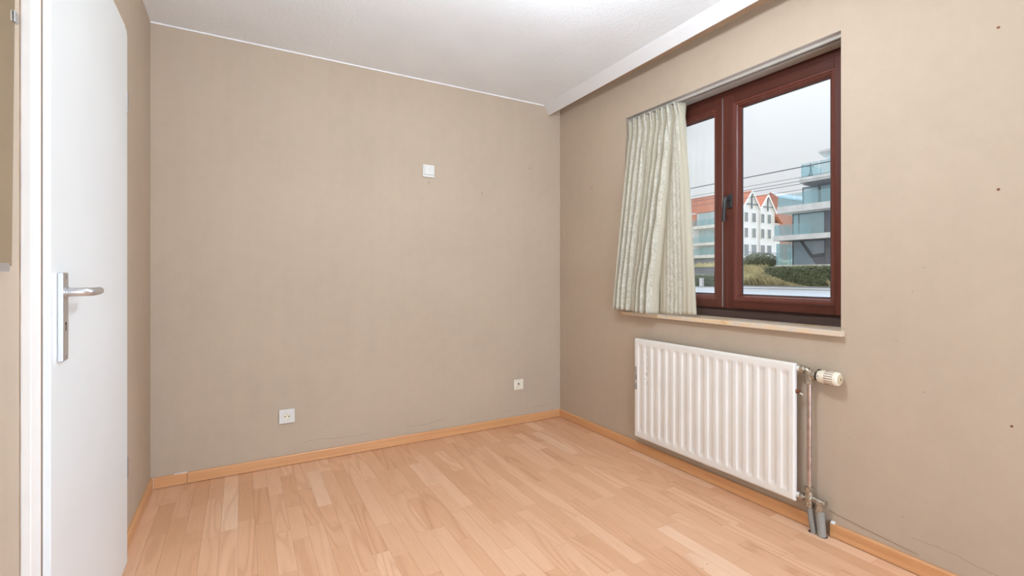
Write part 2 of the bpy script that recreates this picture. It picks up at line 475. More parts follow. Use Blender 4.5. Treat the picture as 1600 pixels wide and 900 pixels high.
wall_right = struct(mb.build('wall_right', M['wall_back'], weld=False), 'taupe painted wall with the window and the radiator', 'wall')
DY0, DY1, DZ1 = -1.575, -0.785, 1.985                      # door opening in the left wall
mb = MB()
mb.box(-0.15, 0, REAR - 0.15, DY0, -0.12, H); mb.box(-0.15, 0, DY1, 0, -0.12, H); mb.box(-0.15, 0, DY0, DY1, DZ1, H); mb.box(-0.15, 0, DY0, DY1, -0.12, 0)
wall_left = struct(mb.build('wall_left', M['wall_back']), 'taupe painted wall with the white door and the mirror', 'wall')
# rear wall with a made-up opening that lets the fill panel in
mb = MB()
mb.box(0, 0.20, REAR - 0.15, REAR, -0.12, H); mb.box(W - 0.20, W, REAR - 0.15, REAR, -0.12, H)
mb.box(0.20, W - 0.20, REAR - 0.15, REAR, -0.12, 0.06); mb.box(0.20, W - 0.20, REAR - 0.15, REAR, 2.30, H)
struct(mb.build('wall_rear', M['wall_back']), 'taupe painted wall behind the camera with an added opening for fill light', 'wall')
w2 = struct(thing('added_rear_window', (W / 2, REAR - 0.1, 0.06)), 'added window opening for fill light in the wall behind the camera', 'window')
mb = MB()
for x in (0.20, W / 2 - 0.03, W - 0.26): mb.box(x, x + 0.06, REAR - 0.12, REAR - 0.06, 0.06, 2.30)
mb.box(0.26, W - 0.26, REAR - 0.12, REAR - 0.06, 0.06, 0.12); mb.box(0.26, W - 0.26, REAR - 0.12, REAR - 0.06, 2.24, 2.30)
mb.build('window_frame', M['mahog'], w2)

# ---- floor: every strip of the beech laminate that the photo shows is a piece of its own
def project(x, y, z):
    X, Y, Z = x - CAM[0], y - CAM[1], z - CAM[2]
    s, c = math.sin(YAW), math.cos(YAW)
    zc = X * s + Y * c
    if zc < 0.2: return None
    return 800 + FPX * (X * c - Y * s) / zc, HORIZON - FPX * Z / zc
SW = 0.0655
pieces = []
ncol = int(math.ceil(W / SW))
for k in range(ncol):
    x0, x1 = k * SW, min((k + 1) * SW, W)
    y = -rng.uniform(0.0, 0.05) if k % 3 else 0.0
    y = 0.0
    first = True
    while y > REAR:
        L = rng.choice((0.26, 0.32, 0.40, 0.46, 0.54, 0.32, 0.40))
        if first: L = rng.uniform(0.08, 0.45); first = False
        y2 = max(y - L, REAR)
        pieces.append((x0, x1, y2, y)); y = y2
near, rest = [], MB()
for (x0, x1, y0, y1) in pieces:
    vis = False
    for fx in (0, 0.5, 1):
        for fy in (0, 0.25, 0.5, 0.75, 1):
            q = project(x0 + fx * (x1 - x0), y0 + fy * (y1 - y0), 0)
            if q and -60 < q[0] < 1660 and q[1] < 985: vis = True
    if vis: near.append((x0, x1, y0, y1))
    else: rest.box(x0 + .0003, x1 - .0003, y0 + .0003, y1 - .0003, -0.008, 0)
near.sort(key=lambda r: (r[0] - CAM[0]) ** 2 + (r[1] - CAM[1]) ** 2)
for (x0, x1, y0, y1) in near[300:]:
    rest.box(x0 + .0003, x1 - .0003, y0 + .0003, y1 - .0003, -0.008, 0)
for (x0, x1, y0, y1) in near[:300]:
    dz = rng.uniform(-0.00015, 0.00015)
    g = 0.00025
    MB().box(x0 + g, x1 - g, y0 + g, y1 - g, -0.008, dz).build('plank', M['floor'], floor)
r = rest.build('plank', M['floor'], floor); r['kind'] = 'stuff'

# ---- skirting boards
BBH, BBT = 0.0574, 0.013
def bb_profile(n): return [(0, 0.0028), (BBT, 0.0028), (BBT, BBH - 0.006), (BBT - 0.004, BBH), (0, BBH)]
mb = MB().prism([(-a, b) for a, b in bb_profile(0)], 'x', 0.1585, W)
bbb = struct(mb.build('baseboard_back', M['beech']), 'beech skirting board along the wall facing the camera', 'skirting board')
MB().prism([(-a, b) for a, b in bb_profile(0)], 'x', 0.0145, 0.155).build('end_piece', M['beech'], bbb)
MB().prism([(-a * 0.6, b * 0.985) for a, b in bb_profile(0)], 'x', 0.1545, 0.1590).build('joint', M['brown_edge'], bbb)
MB().box(0.10, 0.157, -0.006, -0.0005, BBH, BBH + 0.0022).build('caulk_smear', M['caulk'], bbb)
MB().box(0.0125, 0.0142, -0.0135, -0.001, 0, BBH - 0.001).build('caulk_bead', M['caulk'], bbb)
mb = MB().prism([(a, b) for a, b in bb_profile(0)], 'y', 0.0, -0.70)
struct(mb.build('baseboard_left', M['beech_y']), 'short beech skirting board beside the door', 'skirting board')
mb = MB().prism([(W - a, b) for a, b in bb_profile(0)], 'y', -BBT, -1.893)
bbr = struct(mb.build('baseboard_right', M['beech_y']), 'beech skirting board below the window and radiator', 'skirting board')
MB().prism([(W - a, b) for a, b in bb_profile(0)], 'y', -1.962, REAR).build('second_length', M['beech_y'], bbr)
MB().prism([(W - 0.001, 0.0575), (W - 0.012, 0.0575), (W - 0.007, 0.063), (W - 0.001, 0.066)], 'y', -1.963, -1.978).build('plaster_lump', M['caulk'], bbr)

# ---- ceiling edge bead and the slanted pelmet board over the window wall
MB().box(0, 2.415, -0.006, 0.001, H - 0.007, H).build('trim_1', M['caulk'])
struct(bpy.data.objects['trim_1'], 'thin white caulk bead where the ceiling meets the wall', 'trim')
def fx(y, a, b): return a + (b - a) * (-y / 1.70)
ys = [0.0, REAR]
def pel(y):
    xt, xb = fx(y, 2.4175, 2.378), fx(y, 2.4600, 2.4150)
    return xt, xb
vs = []
for y in ys:
    xt, xb = pel(y)
    vs += [(xt, y, H), (xb, y, 2.3285), (2.4620, y, 2.3290), (2.4660, y, H)]
mb = MB().add(vs, [(0, 1, 5, 4), (2, 3, 7, 6), (3, 0, 4, 7), (0, 3, 2, 1), (4, 5, 6, 7)])
pm = struct(mb.build('trim_2', M['white_trim']), 'white slanted pelmet board along the ceiling above the window', 'trim')
vs = []
for y in ys:
    xt, xb = pel(y)
    vs += [(xb + .0005, y, 2.3285), (2.4620, y, 2.3290), (2.4620, y, 2.3265), (xb + .0008, y, 2.3262)]
MB().add(vs, [(0, 1, 5, 4), (1, 2, 6, 5), (2, 3, 7, 6), (3, 0, 4, 7), (0, 3, 2, 1), (4, 5, 6, 7)]).build('brown_underside', M['brown_edge'], pm)

# ================================================================== WINDOW
FX = W + 0.158            # face of the fixed frame
SX = W + 0.138            # face of the opening sashes
win = struct(thing('window_1', (FX, -1.36, 0.868)), 'two-leaf mahogany window with a dark handle', 'window')
FZ0, FZ1 = 0.868, OZ1
MB().box(FX, FX + 0.075, OY0, OY1, FZ1 - 0.055, FZ1).build('head_rail', M['mahog_y'], win, bevel=0.002)
MB().prism([(FX - 0.004, FZ0), (FX + 0.075, FZ0), (FX + 0.075, 0.945), (FX + 0.014, 0.945), (FX - 0.002, 0.900)], 'y', OY0, OY1).build('bottom_rail', M['mahog_dark'], win, bevel=0.002)
MB().box(FX, FX + 0.075, OY0, OY0 + 0.05, FZ0 + 0.07, FZ1 - 0.055).build('jamb', M['mahog'], win)
MB().box(FX, FX + 0.075, OY1 - 0.05, OY1, FZ0 + 0.07, FZ1 - 0.055).build('jamb', M['mahog'], win)
def sash(ya, yb, ga, gb, label):
    """ya>yb outer edges, ga>gb glass edges (y falls towards the camera)"""
    z0, z1, gz0, gz1 = 0.9195, 2.0775, 0.994, 1.999
    X1 = SX + 0.066
    m = MB()
    bw_ = 0.030
    iy0, iy1, iz0, iz1 = gb - bw_, ga + bw_, gz0 - bw_, gz1 + bw_
    m.box(SX, X1, ya, iy1, z0, z1); m.box(SX, X1, iy0, yb, z0, z1)
    o = m.build('sash', M['mahog'], win, bevel=0.0025)
    o['label'] = label
    m = MB().box(SX + .0004, X1, iy1, iy0, z0, iz0); m.box(SX + .0004, X1, iy1, iy0, iz1, z1)
    m.build('rail', M['mahog_y'], o, bevel=0.0025)
    # stepped glazing bead around the glass
    GX = SX + 0.036
    b = MB()
    prof = [(0.0, SX + 0.004), (0.010, SX + 0.005), (0.013, SX + 0.010), (0.020, SX + 0.013), (0.024, SX + 0.022), (bw_, GX)]
    for i in range(len(prof) - 1):
        (d0, x0), (d1, x1) = prof[i], prof[i + 1]
        c0 = [(iy1 - d0, iz0 + d0), (iy0 + d0, iz0 + d0), (iy0 + d0, iz1 - d0), (iy1 - d0, iz1 - d0)]
        c1 = [(iy1 - d1, iz0 + d1), (iy0 + d1, iz0 + d1), (iy0 + d1, iz1 - d1), (iy1 - d1, iz1 - d1)]
        for k in range(4):
            k2 = (k + 1) % 4
            b.add([(x0, *c0[k]), (x0, *c0[k2]), (x1, *c1[k2]), (x1, *c1[k])], [(0, 1, 2, 3)])
    # back of the bead
    for k in range(4):
        k2 = (k + 1) % 4
        c0 = [(iy1, iz0), (iy0, iz0), (iy0, iz1), (iy1, iz1)]; c1 = [(ga, gz0), (gb, gz0), (gb, gz1), (ga, gz1)]
        b.add([(X1 - .01, *c0[k]), (X1 - .01, *c0[k2]), (GX + .008, *c1[k2]), (GX + .008, *c1[k])], [(0, 1, 2, 3)])
    b.build('glazing_bead', M['bead'], o)
    g = MB()
    e = 0.004
    for (p0, p1, q0, q1) in ((ga, ga - e, gz0, gz1), (gb + e, gb, gz0, gz1), (ga, gb, gz0, gz0 + e), (ga, gb, gz1 - e, gz1)):
        g.box(GX - 0.001, GX + 0.003, p0, p1, q0, q1)
    g.build('gasket', M['gasket'], o)
    MB().box(GX + 0.0035, GX + 0.0075, ga + 0.006, gb - 0.006, gz0 - 0.006, gz1 + 0.006).build('pane', M['pane'], o)
    return o
sl = sash(-0.765, -1.3375, -0.865, -1.268, 'left leaf with the curtain in front')
sr = sash(-1.3425, -1.965, -1.4335, -1.8755, 'right leaf carrying the handle')
# thin grey strip painting the highlight along the sash meeting edge
MB().box(SX - 0.0012, SX + 0.03, -1.3378, -1.3422, 0.925, 2.07).build('edge_highlight_strip', M['alu_dark'], win)
# espagnolette handle
mb = MB().box(SX - 0.011, SX, -1.372, -1.402, 1.462, 1.536)
hp = mb.build('window_handle', M['handle_dark'], sr, bevel=0.003)
mb = MB()
mb.cyl((SX - 0.010, -1.387, 1.508), (SX - 0.040, -1.387, 1.508), 0.0095, 16)
mb.tube([(SX - 0.037, -1.387, 1.515), (SX - 0.043, -1.385, 1.50), (SX - 0.046, -1.382, 1.46), (SX - 0.045, -1.379, 1.42), (SX - 0.044, -1.377, 1.388)], [0.010, 0.0105, 0.009, 0.009, 0.0095], 12)
mb.build('lever', M['handle_dark'], sr, smooth=True)
# soffit lining, sill
MB().box(W + 0.001, FX, OY0, OY1, OZ1 - 0.0015, OZ1 + 0.0005).build('soffit_lining', M['plaster'], win)
mb = MB().prism([(W - 0.030, -0.7215), (W, -0.7215), (W, OY1), (FX + 0.02, OY1), (FX + 0.02, OY0), (W, OY0), (W, -2.013), (W - 0.030, -2.013)], 'z', 0.8455, 0.868)
struct(mb.build('trim_3', M['marble'], bevel=0.002), 'cream marble window sill', 'window sill')

# curtain rail under the soffit
rail = thing('curtain_rail', (W + 0.05, -1.36, OZ1), 'slim grey-white curtain rail fixed under the window soffit', 'curtain rail')
mb = MB().box(W + 0.030, W + 0.036, OY0 + .001, OY1 - .001, OZ1 - 0.016, OZ1 - .002); mb.box(W + 0.064, W + 0.070, OY0 + .001, OY1 - .001, OZ1 - 0.016, OZ1 - .002)
mb.box(W + 0.036, W + 0.064, OY0 + .001, OY1 - .001, OZ1 - 0.005, OZ1 - .002)
mb.box(W + 0.036, W + 0.043, OY0 + .001, OY1 - .001, OZ1 - 0.016, OZ1 - 0.013); mb.box(W + 0.057, W + 0.064, OY0 + .001, OY1 - .001, OZ1 - 0.016, OZ1 - 0.013)
mb.build('track', M['rail'], rail)
MB().box(W + 0.043, W + 0.057, OY0 + .002, OY1 - .002, OZ1 - 0.009, OZ1 - 0.0055).build('groove', M['rail_groove'], rail)

# ---- curtain: pinch-pleated panel pushed to the corner side
def curtain():
    cols, rows = 420, 64
    zt, zb = 2.094, 0.884
    nf = 9
    top = [i / nf for i in range(nf + 1)]
    bot = [0.0, 0.055, 0.125, 0.185, 0.265, 0.33, 0.395, 0.47, 0.58, 1.0]
    vs, fs, uvs, uv2 = [], [], [], []
    for r in range(rows + 1):
        v = r / rows                      # 0 top, 1 bottom
        z = zt + (zb - zt) * v
        yl = -0.735 + (-0.692 + 0.735) * (v ** 0.8)
        yr = -1.152 + (-1.290 + 1.152) * (v ** 0.9)
        base = 0.050 - 0.060 * v ** 1.1   # d relative to the wall face (positive = into the reveal)
        w = min(1, max(0, v * 1.15)) ** 0.85
        b = [top[i] * (1 - w) + bot[i] * w for i in range(nf + 1)]
        head = max(0.0, 1 - v / 0.075)     # stiff heading tape
        for c in range(cols + 1):
            tt = c / cols
            i = 0
            while i < nf - 1 and tt > b[i + 1]: i += 1
            s = (tt - b[i]) / (b[i + 1] - b[i])
            lobe = math.sin(math.pi * s)
            wide = (b[i + 1] - b[i])
            amp = 0.026 + 0.050 * v ** 0.6
            if i == nf - 1: amp *= (1 - 0.55 * w)
            body = -(abs(lobe) ** (0.34 + 0.2 * (1 - v))) * amp
            # slight asymmetry so folds lean
            body += amp * 0.35 * math.sin(2 * math.pi * s + i * 1.3) * (0.4 if i < nf - 1 else 0.25)
            # pinch pleats: fan of three little folds that meets 8 cm below the top
            pinch = math.exp(-((v - 0.075) / 0.05) ** 2)
            fan = (0.5 - abs(math.sin(tt * nf * math.pi * 2.0))) * (0.030 * max(0, 1 - v / 0.075) + 0.020 * max(0, 1 - v / 0.30) * (1 - 0.7 * pinch))
            crease = 0.006 * math.sin(tt * 57 + 3 * math.sin(tt * 9)) * v * (1 - v) * 1.3 + 0.0025 * math.sin(tt * 131 + v * 7)
            if i == nf - 1: crease *= 0.55
            d = base + body + fan + crease
            shift = -0.25 * pinch * (s - 0.5) * wide * (yr - yl) * math.cos(math.pi * (s - 0.5))
            y = yl + (yr - yl) * tt + shift
            zz = z + (0.006 * math.sin(tt * nf * 2 * math.pi) * (1 if v < 0.02 else 0)) - (0.010 * v * (0.5 - 0.5 * math.cos(tt * 6)))
            vs.append((W + d, y, zz)); uvs.append((i + s, v * 1.2)); uv2.append((tt * 0.75, v * 1.2))
    n = cols + 1
    for r in range(rows):
        for c in range(cols):
            fs.append((r * n + c, r * n + c + 1, (r + 1) * n + c + 1, (r + 1) * n + c))
    me = bpy.data.meshes.new('curtain'); me.from_pydata(vs, [], fs)
    ul = me.uv_layers.new(name='UVMap')
    for lp in me.loops: ul.data[lp.index].uv = uvs[lp.vertex_index]
    ul2 = me.uv_layers.new(name='Cloth')
    for lp in me.loops: ul2.data[lp.index].uv = uv2[lp.vertex_index]
    me.shade_smooth()
    o = bpy.data.objects.new('curtain', me); C.objects.link(o); me.materials.append(M['curtain'])
    sm = o.modifiers.new('thickness', 'SOLIDIFY'); sm.thickness = 0.0016
    return o
cur = tag(curtain(), 'pale sage damask curtain with pinch pleats drawn to one side of the window', 'curtain')
for k in range(6):
    yk = -0.775 - k * 0.071
    MB().tube([(W + 0.05, yk, OZ1 - 0.010), (W + 0.048, yk, OZ1 - 0.022), (W + 0.034, yk, OZ1 - 0.030), (W + 0.030, yk, OZ1 - 0.05)], 0.0022, 6).build('hook', M['socket'], cur)

# ================================================================== RADIATOR
RX, RY0, RY1, RZ0, RZ1 = 2.5045, -0.8707, -1.8427, 0.110, 0.7125
rad = thing('radiator', (2.52, -1.357, 0.11), 'cream steel panel radiator with seventeen vertical flutes under the window', 'radiator')
def rad_panel():
    nfl, per = 17, 20
    rim = 0.018
    ys = [0, 0.0015, 0.005, 0.010]
    span = (RY0 - RY1) - 2 * rim
    for i in range(nfl * per + 1): ys.append(rim + span * i / (nfl * per))
    L = RY0 - RY1
    ys += [L - 0.010, L - 0.005, L - 0.0015, L]
    zs = [0, 0.0015, 0.005, 0.012, 0.022, 0.030, 0.036, 0.042, 0.048, 0.056, 0.064, 0.074]
    Hh = RZ1 - RZ0
    zs = zs + [0.074 + (Hh - 0.148) * k / 8 for k in range(1, 8)] + [Hh - a for a in reversed(zs)]
    def sm(a, b, x):
        t_ = min(1, max(0, (x - a) / (b - a))); return t_ * t_ * (3 - 2 * t_)
    vs, fs = [], []
    for z in zs:
        for y in ys:
            e = min(y, L - y, z, Hh - z)
            roll = 0.008 * (1 - math.sqrt(max(0, 1 - (1 - min(1, e / 0.008)) ** 2))) if e < 0.008 else 0
            d = 0
            if rim <= y <= L - rim:
                s = ((y - rim) / span * nfl) % 1.0
                if y >= L - rim - 1e-6: s = 0
                prof = sm(0.20, 0.36, s) * (1 - sm(0.78, 0.87, s))
                zz = min(z - 0.030, Hh - 0.030 - z)
                d = 0.0062 * prof * sm(0, 0.026, zz)
            vs.append((RX + roll + d, RY0 - y, RZ0 + z))
    n = len(ys)
    for r in range(len(zs) - 1):
        for c in range(n - 1): fs.append((r * n + c, r * n + c + 1, (r + 1) * n + c + 1, (r + 1) * n + c))
    m = MB().add(vs, fs)
    # returned edges and the back sheet
    bx = RX + 0.020
    o = [(RY0, RZ0), (RY1, RZ0), (RY1, RZ1), (RY0, RZ1)]
    f = [(RX + 0.008, *q) for q in o] + [(bx, *q) for q in o]
    m.add(f, [(0, 1, 5, 4), (1, 2, 6, 5), (2, 3, 7, 6), (3, 0, 4, 7), (4, 5, 6, 7)])
    return m
ob = rad_panel().build('panel', M['enamel'], rad, smooth=True)
for yb in (-1.05, -1.66):
    MB().box(RX + 0.0205, W, yb - 0.012, yb + 0.012, 0.16, 0.185).build('bracket', M['alu_dark'], rad)
    MB().box(RX + 0.0205, W, yb - 0.012, yb + 0.012, 0.63, 0.655).build('bracket', M['alu_dark'], rad)
MB().box(RX + 0.010, RX + 0.0195, -1.36, -1.42, RZ0 - 0.004, RZ0).build('lower_clip', M['enamel'], rad)
# plugs on the corner-side end
MB().cyl((2.519, RY0, 0.600), (2.519, RY0 + 0.012, 0.600), 0.008, 12).build('end_plug', M['nickel'], rad, smooth=True)
# air vent on the pipe-side end
av = MB().cyl((2.522, RY1, 0.590), (2.522, RY1 - 0.010, 0.590), 0.010, 8)
av.cyl((2.522, RY1 - 0.010, 0.590), (2.522, RY1 - 0.016, 0.590), 0.0065, 8)
av.build('air_vent', M['rust'], rad).__setitem__('label', 'rusty brown air vent')
MB().cyl((2.522, RY1 - 0.014, 0.585), (2.516, RY1 - 0.028, 0.582), 0.0032, 8).build('vent_spout', M['socket'], rad)
for zz in (0.690, 0.137):
    MB().cyl((2.528, RY1 + 0.004, zz), (2.528, RY1 - 0.014, zz), 0.0115, 16).build('connector', M['enamel'], rad, smooth=True)

PX = 2.528
valve = thing('thermostatic_valve', (PX, -1.892, 0.64), 'thermostatic radiator valve with ivory slotted head at the upper pipe', 'radiator valve')
mb = MB().lathe((PX, -1.8567, 0.690), (PX, -1.90, 0.690), [(0, 0.0156), (0.001, 0.0174), (0.0168, 0.0174), (0.0192, 0.0120), (0.026, 0.0108), (0.036, 0.0120)], 8)
mb.build('union_nut', M['nickel'], valve, bevel=0.0008)
mb = MB().tube([(PX, -1.874, 0.690), (PX, -1.886, 0.6895), (PX, -1.892, 0.683), (PX, -1.893, 0.66), (PX, -1.8935, 0.640)], [0.0114, 0.0132, 0.0156, 0.0150, 0.0144], 16)
mb.ball((PX, -1.892, 0.684), 0.0150, 0.0150, 0.0138)
mb.cyl((PX, -1.895, 0.671), (PX, -1.927, 0.671), 0.0138, 16, 0.0150)
mb.build('valve_body', M['nickel'], valve, smooth=True)
mb = MB().cyl((PX, -1.8935, 0.652), (PX, -1.8935, 0.632), 0.0186, 6)
mb.build('compression_nut', M['nickel'], valve, bevel=0.001)
mb = MB().cyl((PX, -1.906, 0.671), (PX, -1.922, 0.671), 0.0198, 8)
mb.build('head_nut', M['nickel'], valve, bevel=0.001)
mb = MB().lathe((PX, -1.924, 0.671), (PX, -1.935, 0.671), [(0, 0.017), (0.003, 0.021), (0.009, 0.021), (0.011, 0.019)], 20)
mb.build('collar', M['black'], valve, smooth=True)
mb = MB().lathe((PX, -1.931, 0.672), (PX, -2.02, 0.672), [(0, 0.020), (0.003, 0.025), (0.012, 0.027), (0.050, 0.0288), (0.070, 0.0288), (0.078, 0.0272), (0.082, 0.023)], 32)
hd = mb.build('thermostat_head', M['trv'], valve, smooth=True)
MB().lathe((PX, -2.0125, 0.672), (PX, -2.02, 0.672), [(0, 0.0205), (0.0025, 0.0205), (0.004, 0.016)], 28).build('end_cap', M['trv_cap'], hd, smooth=True)
MB().cyl((PX, -2.0160, 0.672), (PX, -2.0175, 0.672), 0.004, 14).build('cap_dimple', M['rust'], hd)
for k in range(9):
    a = math.radians(100 + k * 20)
    uy = (math.cos(a), math.sin(a))
    rr = 0.0277
    cx_, cz_ = PX + rr * uy[0], 0.672 + rr * uy[1]
    tx, tz = -uy[1] * 0.0014, uy[0] * 0.0014
    ox, oz = uy[0] * 0.0014, uy[1] * 0.0014
    MB().add([(cx_ - tx - ox, -1.963, cz_ - tz - oz), (cx_ + tx - ox, -1.963, cz_ + tz - oz), (cx_ + tx + ox, -1.963, cz_ + tz + oz), (cx_ - tx + ox, -1.963, cz_ - tz + oz),
              (cx_ - tx - ox, -1.997, cz_ - tz - oz), (cx_ + tx - ox, -1.997, cz_ + tz - oz), (cx_ + tx + ox, -1.997, cz_ + tz + oz), (cx_ - tx + ox, -1.997, cz_ - tz + oz)],
             [(3, 2, 1, 0), (4, 5, 6, 7), (0, 1, 5, 4), (1, 2, 6, 5), (2, 3, 7, 6), (3, 0, 4, 7)]).build('slot', M['rust'], hd)
MB().cyl((PX - 0.0255, -1.941, 0.676), (PX - 0.0280, -1.941, 0.676), 0.0022, 8).build('set_screw', M['rust'], hd)
MB().box(PX - 0.006, PX + 0.006, -1.929, -1.941, 0.693, 0.700).build('stop_tab', M['black'], hd)

pipe = tag(MB().cyl((PX, -1.8935, 0.634), (PX, -1.8935, 0.182), 0.0092, 18).build('heating_pipe', M['copper'], smooth=True),
           'upright dull copper heating pipe between the two radiator valves', 'pipe')
lv = thing('return_valve', (PX, -1.892, 0.11), 'tarnished brass twin-pipe valve at the foot of the copper pipe', 'radiator valve')
MB().lathe((PX, -1.8567, 0.137), (PX, -1.89, 0.137), [(0, 0.0144), (0.001, 0.0174), (0.0156, 0.0174), (0.0180, 0.0114), (0.034, 0.0114)], 8).build('union_nut', M['nickel'], lv, bevel=0.0008)
mb = MB().tube([(PX, -1.8935, 0.176), (PX, -1.8935, 0.155), (PX, -1.8935, 0.132), (PX, -1.8945, 0.112)], [0.0138, 0.0162, 0.0162, 0.0144], 16)
mb.ball((PX, -1.8935, 0.140), 0.0180, 0.0180, 0.0180)
mb.tube([(PX, -1.895, 0.144), (PX, -1.92, 0.1415), (PX, -1.955, 0.138)], [0.0126, 0.0114, 0.0138], 14)
mb.ball((PX, -1.936, 0.134), 0.0156, 0.0156, 0.0156)
mb.cyl((PX, -1.936, 0.138), (PX, -1.9365, 0.112), 0.0144, 14)
mb.build('valve_body', M['nickel'], lv, smooth=True)
for (yy, z0, z1) in ((-1.8935, 0.188, 0.170), (-1.895, 0.120, 0.105), (-1.9365, 0.124, 0.104)):
    MB().cyl((PX, yy, z0), (PX, yy, z1), 0.0190, 6).build('compression_nut', M['nickel'], lv, bevel=0.001)
MB().cyl((PX, -1.953, 0.1382), (PX, -1.960, 0.1375), 0.0162, 8).build('end_cap', M['nickel'], lv)
tag(MB().tube([(PX, -1.895, 0.106), (PX - .001, -1.902, 0.06), (PX - .002, -1.9135, 0.001)], 0.0125, 14).build('pipe_sleeve', M['sleeve'], smooth=True),
    'slanting grey pipe sleeve directly below the upright copper pipe', 'pipe', 'grey pipe sleeves at the floor')
tag(MB().tube([(PX, -1.9365, 0.105), (PX - .001, -1.940, 0.06), (PX - .002, -1.9455, 0.001)], 0.0165, 14).build('pipe_sleeve', M['sleeve'], smooth=True),
    'thicker upright grey pipe sleeve furthest from the radiator', 'pipe', 'grey pipe sleeves at the floor')
tag(MB().tube([(PX + 0.018, -1.882, 0.105), (PX + 0.012, -1.890, 0.05), (PX + .010, -1.902, 0.001)], 0.0060, 10).build('pipe_sleeve', M['sleeve_dark'], smooth=True),
    'thin dark blue pipe sleeve behind the slanting grey one', 'pipe')
tag(MB().tube([(PX + 0.020, -1.913, 0.105), (PX + 0.014, -1.918, 0.09), (PX + .012, -1.924, 0.045), (PX + .012, -1.928, 0.001)], 0.0045, 10).build('rusty_pipe', M['rust'], smooth=True),
    'thin rusty pipe end between the two grey sleeves', 'pipe')
for i, yy in enumerate((-1.905, -1.9455)):
    MB().cyl((PX + 0.001, yy, 0.0002), (PX + 0.001, yy, 0.0012), 0.019 if i else 0.0145, 18).build('pipe_hole', M['black'], floor)

# ================================================================== SWITCH AND SOCKETS (back wall)
def plate(name, cx, cz, w, h, mat, label, cat, kind):
    t_ = thing(name, (cx, 0, cz), label, cat)
    MB().box(cx - w / 2, cx + w / 2, -0.011, 0.0, cz - h / 2, cz + h / 2).build('cover_plate', mat, t_, bevel=0.0025)
    if kind == 'switch':
        MB().box(cx - 0.029, cx + 0.031, -0.0155, -0.0112, cz - 0.024, cz + 0.034).build('rocker', mat, t_, bevel=0.0015)
        MB().box(cx - 0.032, cx + 0.036, -0.0122, -0.0112, cz - 0.0285, cz - 0.0260).build('gap_line', M['alu_dark'], t_)
        for dz in (0.016, -0.010): MB().box(cx - 0.004, cx + 0.004, -0.0161, -0.0156, cz + dz - 0.0015, cz + dz + 0.0015).build('mark', M['alu'], t_)
    if kind == 'socket':
        r0 = 0.0205
        m = MB(); n = 36; pr = [(r0 + 0.0035, -0.0112), (r0 + 0.0030, -0.0135), (r0, -0.0135), (r0 - 0.0015, -0.0114)]
        vs, fs = [], []
        for (r_, y_) in pr:
            for k in range(n):
                a = 2 * math.pi * k / n; vs.append((cx + r_ * math.cos(a), y_, cz + r_ * math.sin(a)))
        for i in range(len(pr) - 1):
            for k in range(n): fs.append((i * n + k, i * n + (k + 1) % n, (i + 1) * n + (k + 1) % n, (i + 1) * n + k))
        m.add(vs, fs).build('rim', mat, t_, smooth=True)
        MB().cyl((cx, -0.0111, cz), (cx, -0.01155, cz), r0 - 0.001, 32).build('well', M['socket_old'], t_)
        for dx in (-0.0095, 0.0095): MB().cyl((cx + dx, -0.0116, cz - 0.001), (cx + dx, -0.0121, cz - 0.001), 0.0033, 12).build('pin_hole', M['black'], t_)
        MB().cyl((cx, -0.0116, cz + 0.010), (cx, -0.0200, cz + 0.010), 0.0024, 10).build('earth_pin', M['nickel'], t_, smooth=True)
        MB().box(cx - 0.034, cx + 0.038, -0.0120, -0.0112, cz - 0.0305, cz - 0.0295).build('gap_line', M['alu'], t_)
    if kind == 'blank':
        MB().box(cx - 0.031, cx + 0.031, -0.0125, -0.0112, cz - 0.031, cz + 0.031).build('insert', mat, t_, bevel=0.001)
        MB().cyl((cx - 0.003, -0.0126, cz + 0.008), (cx - 0.003, -0.0132, cz + 0.008), 0.0055, 14).build('opening', M['black'], t_)
        MB().prism([(cx - 0.017, cz - 0.008), (cx - 0.010, cz - 0.002), (cx + 0.010, cz - 0.001), (cx + 0.004, cz + 0.006), (cx - 0.010, cz + 0.001)], 'y', -0.0126, -0.0130).build('broken_edge', M['brown_edge'], t_)
        MB().box(cx - 0.0165, cx - 0.0150, -0.0130, -0.0126, cz - 0.026, cz - 0.008).build('score_line', M['brown_edge'], t_)
    return t_
plate('light_switch', 1.490, 1.7945, 0.0806, 0.082, M['socket'], 'white square light switch high on the wall facing the camera', 'switch', 'switch')
plate('wall_socket', 0.6337, 0.2847, 0.0820, 0.080, M['socket'], 'white wall socket with round well low on the wall nearer the door', 'socket', 'socket')
plate('wall_socket', 2.1862, 0.2909, 0.0800, 0.0765, M['socket_old'], 'yellowed wall socket with a small dark hole near the far corner', 'socket', 'blank')

# nail holes and scars in the walls (parts of the walls)
def hole(wall, P, r, axis, h=None):
    m = MB()
    n = 10
    if axis == 'y': m.lathe((P[0], 0.001, P[1]), (P[0], -0.0015, P[1]), [(0, r), (0.0018, r), (0.0025, r * 0.6)], n)
    else: m.lathe((W + .001, P[0], P[1]), (W - 0.0015, P[0], P[1]), [(0, r), (0.0018, r), (0.0025, r * .6)], n)
    m.build('screw_hole', M['rust'], wall)
hole(wall_back, (1.8895, 1.6818), 0.0035, 'y'); hole(wall_back, (2.2907, 1.9041), 0.0038, 'y')
MB().box(1.4925, 1.4965, -0.0012, 0.001, 1.7077, 1.728).build('wall_scar', M['brown_edge'], wall_back)
for P, r in (((-0.389, 1.7223), 0.0035), ((-0.1801, 1.2676), 0.0025), ((-2.4698, 1.9123), 0.0042), ((-2.4698, 1.380), 0.0042), ((-2.5011, 0.6102), 0.0036)):
    hole(wall_right, P, r, 'x')
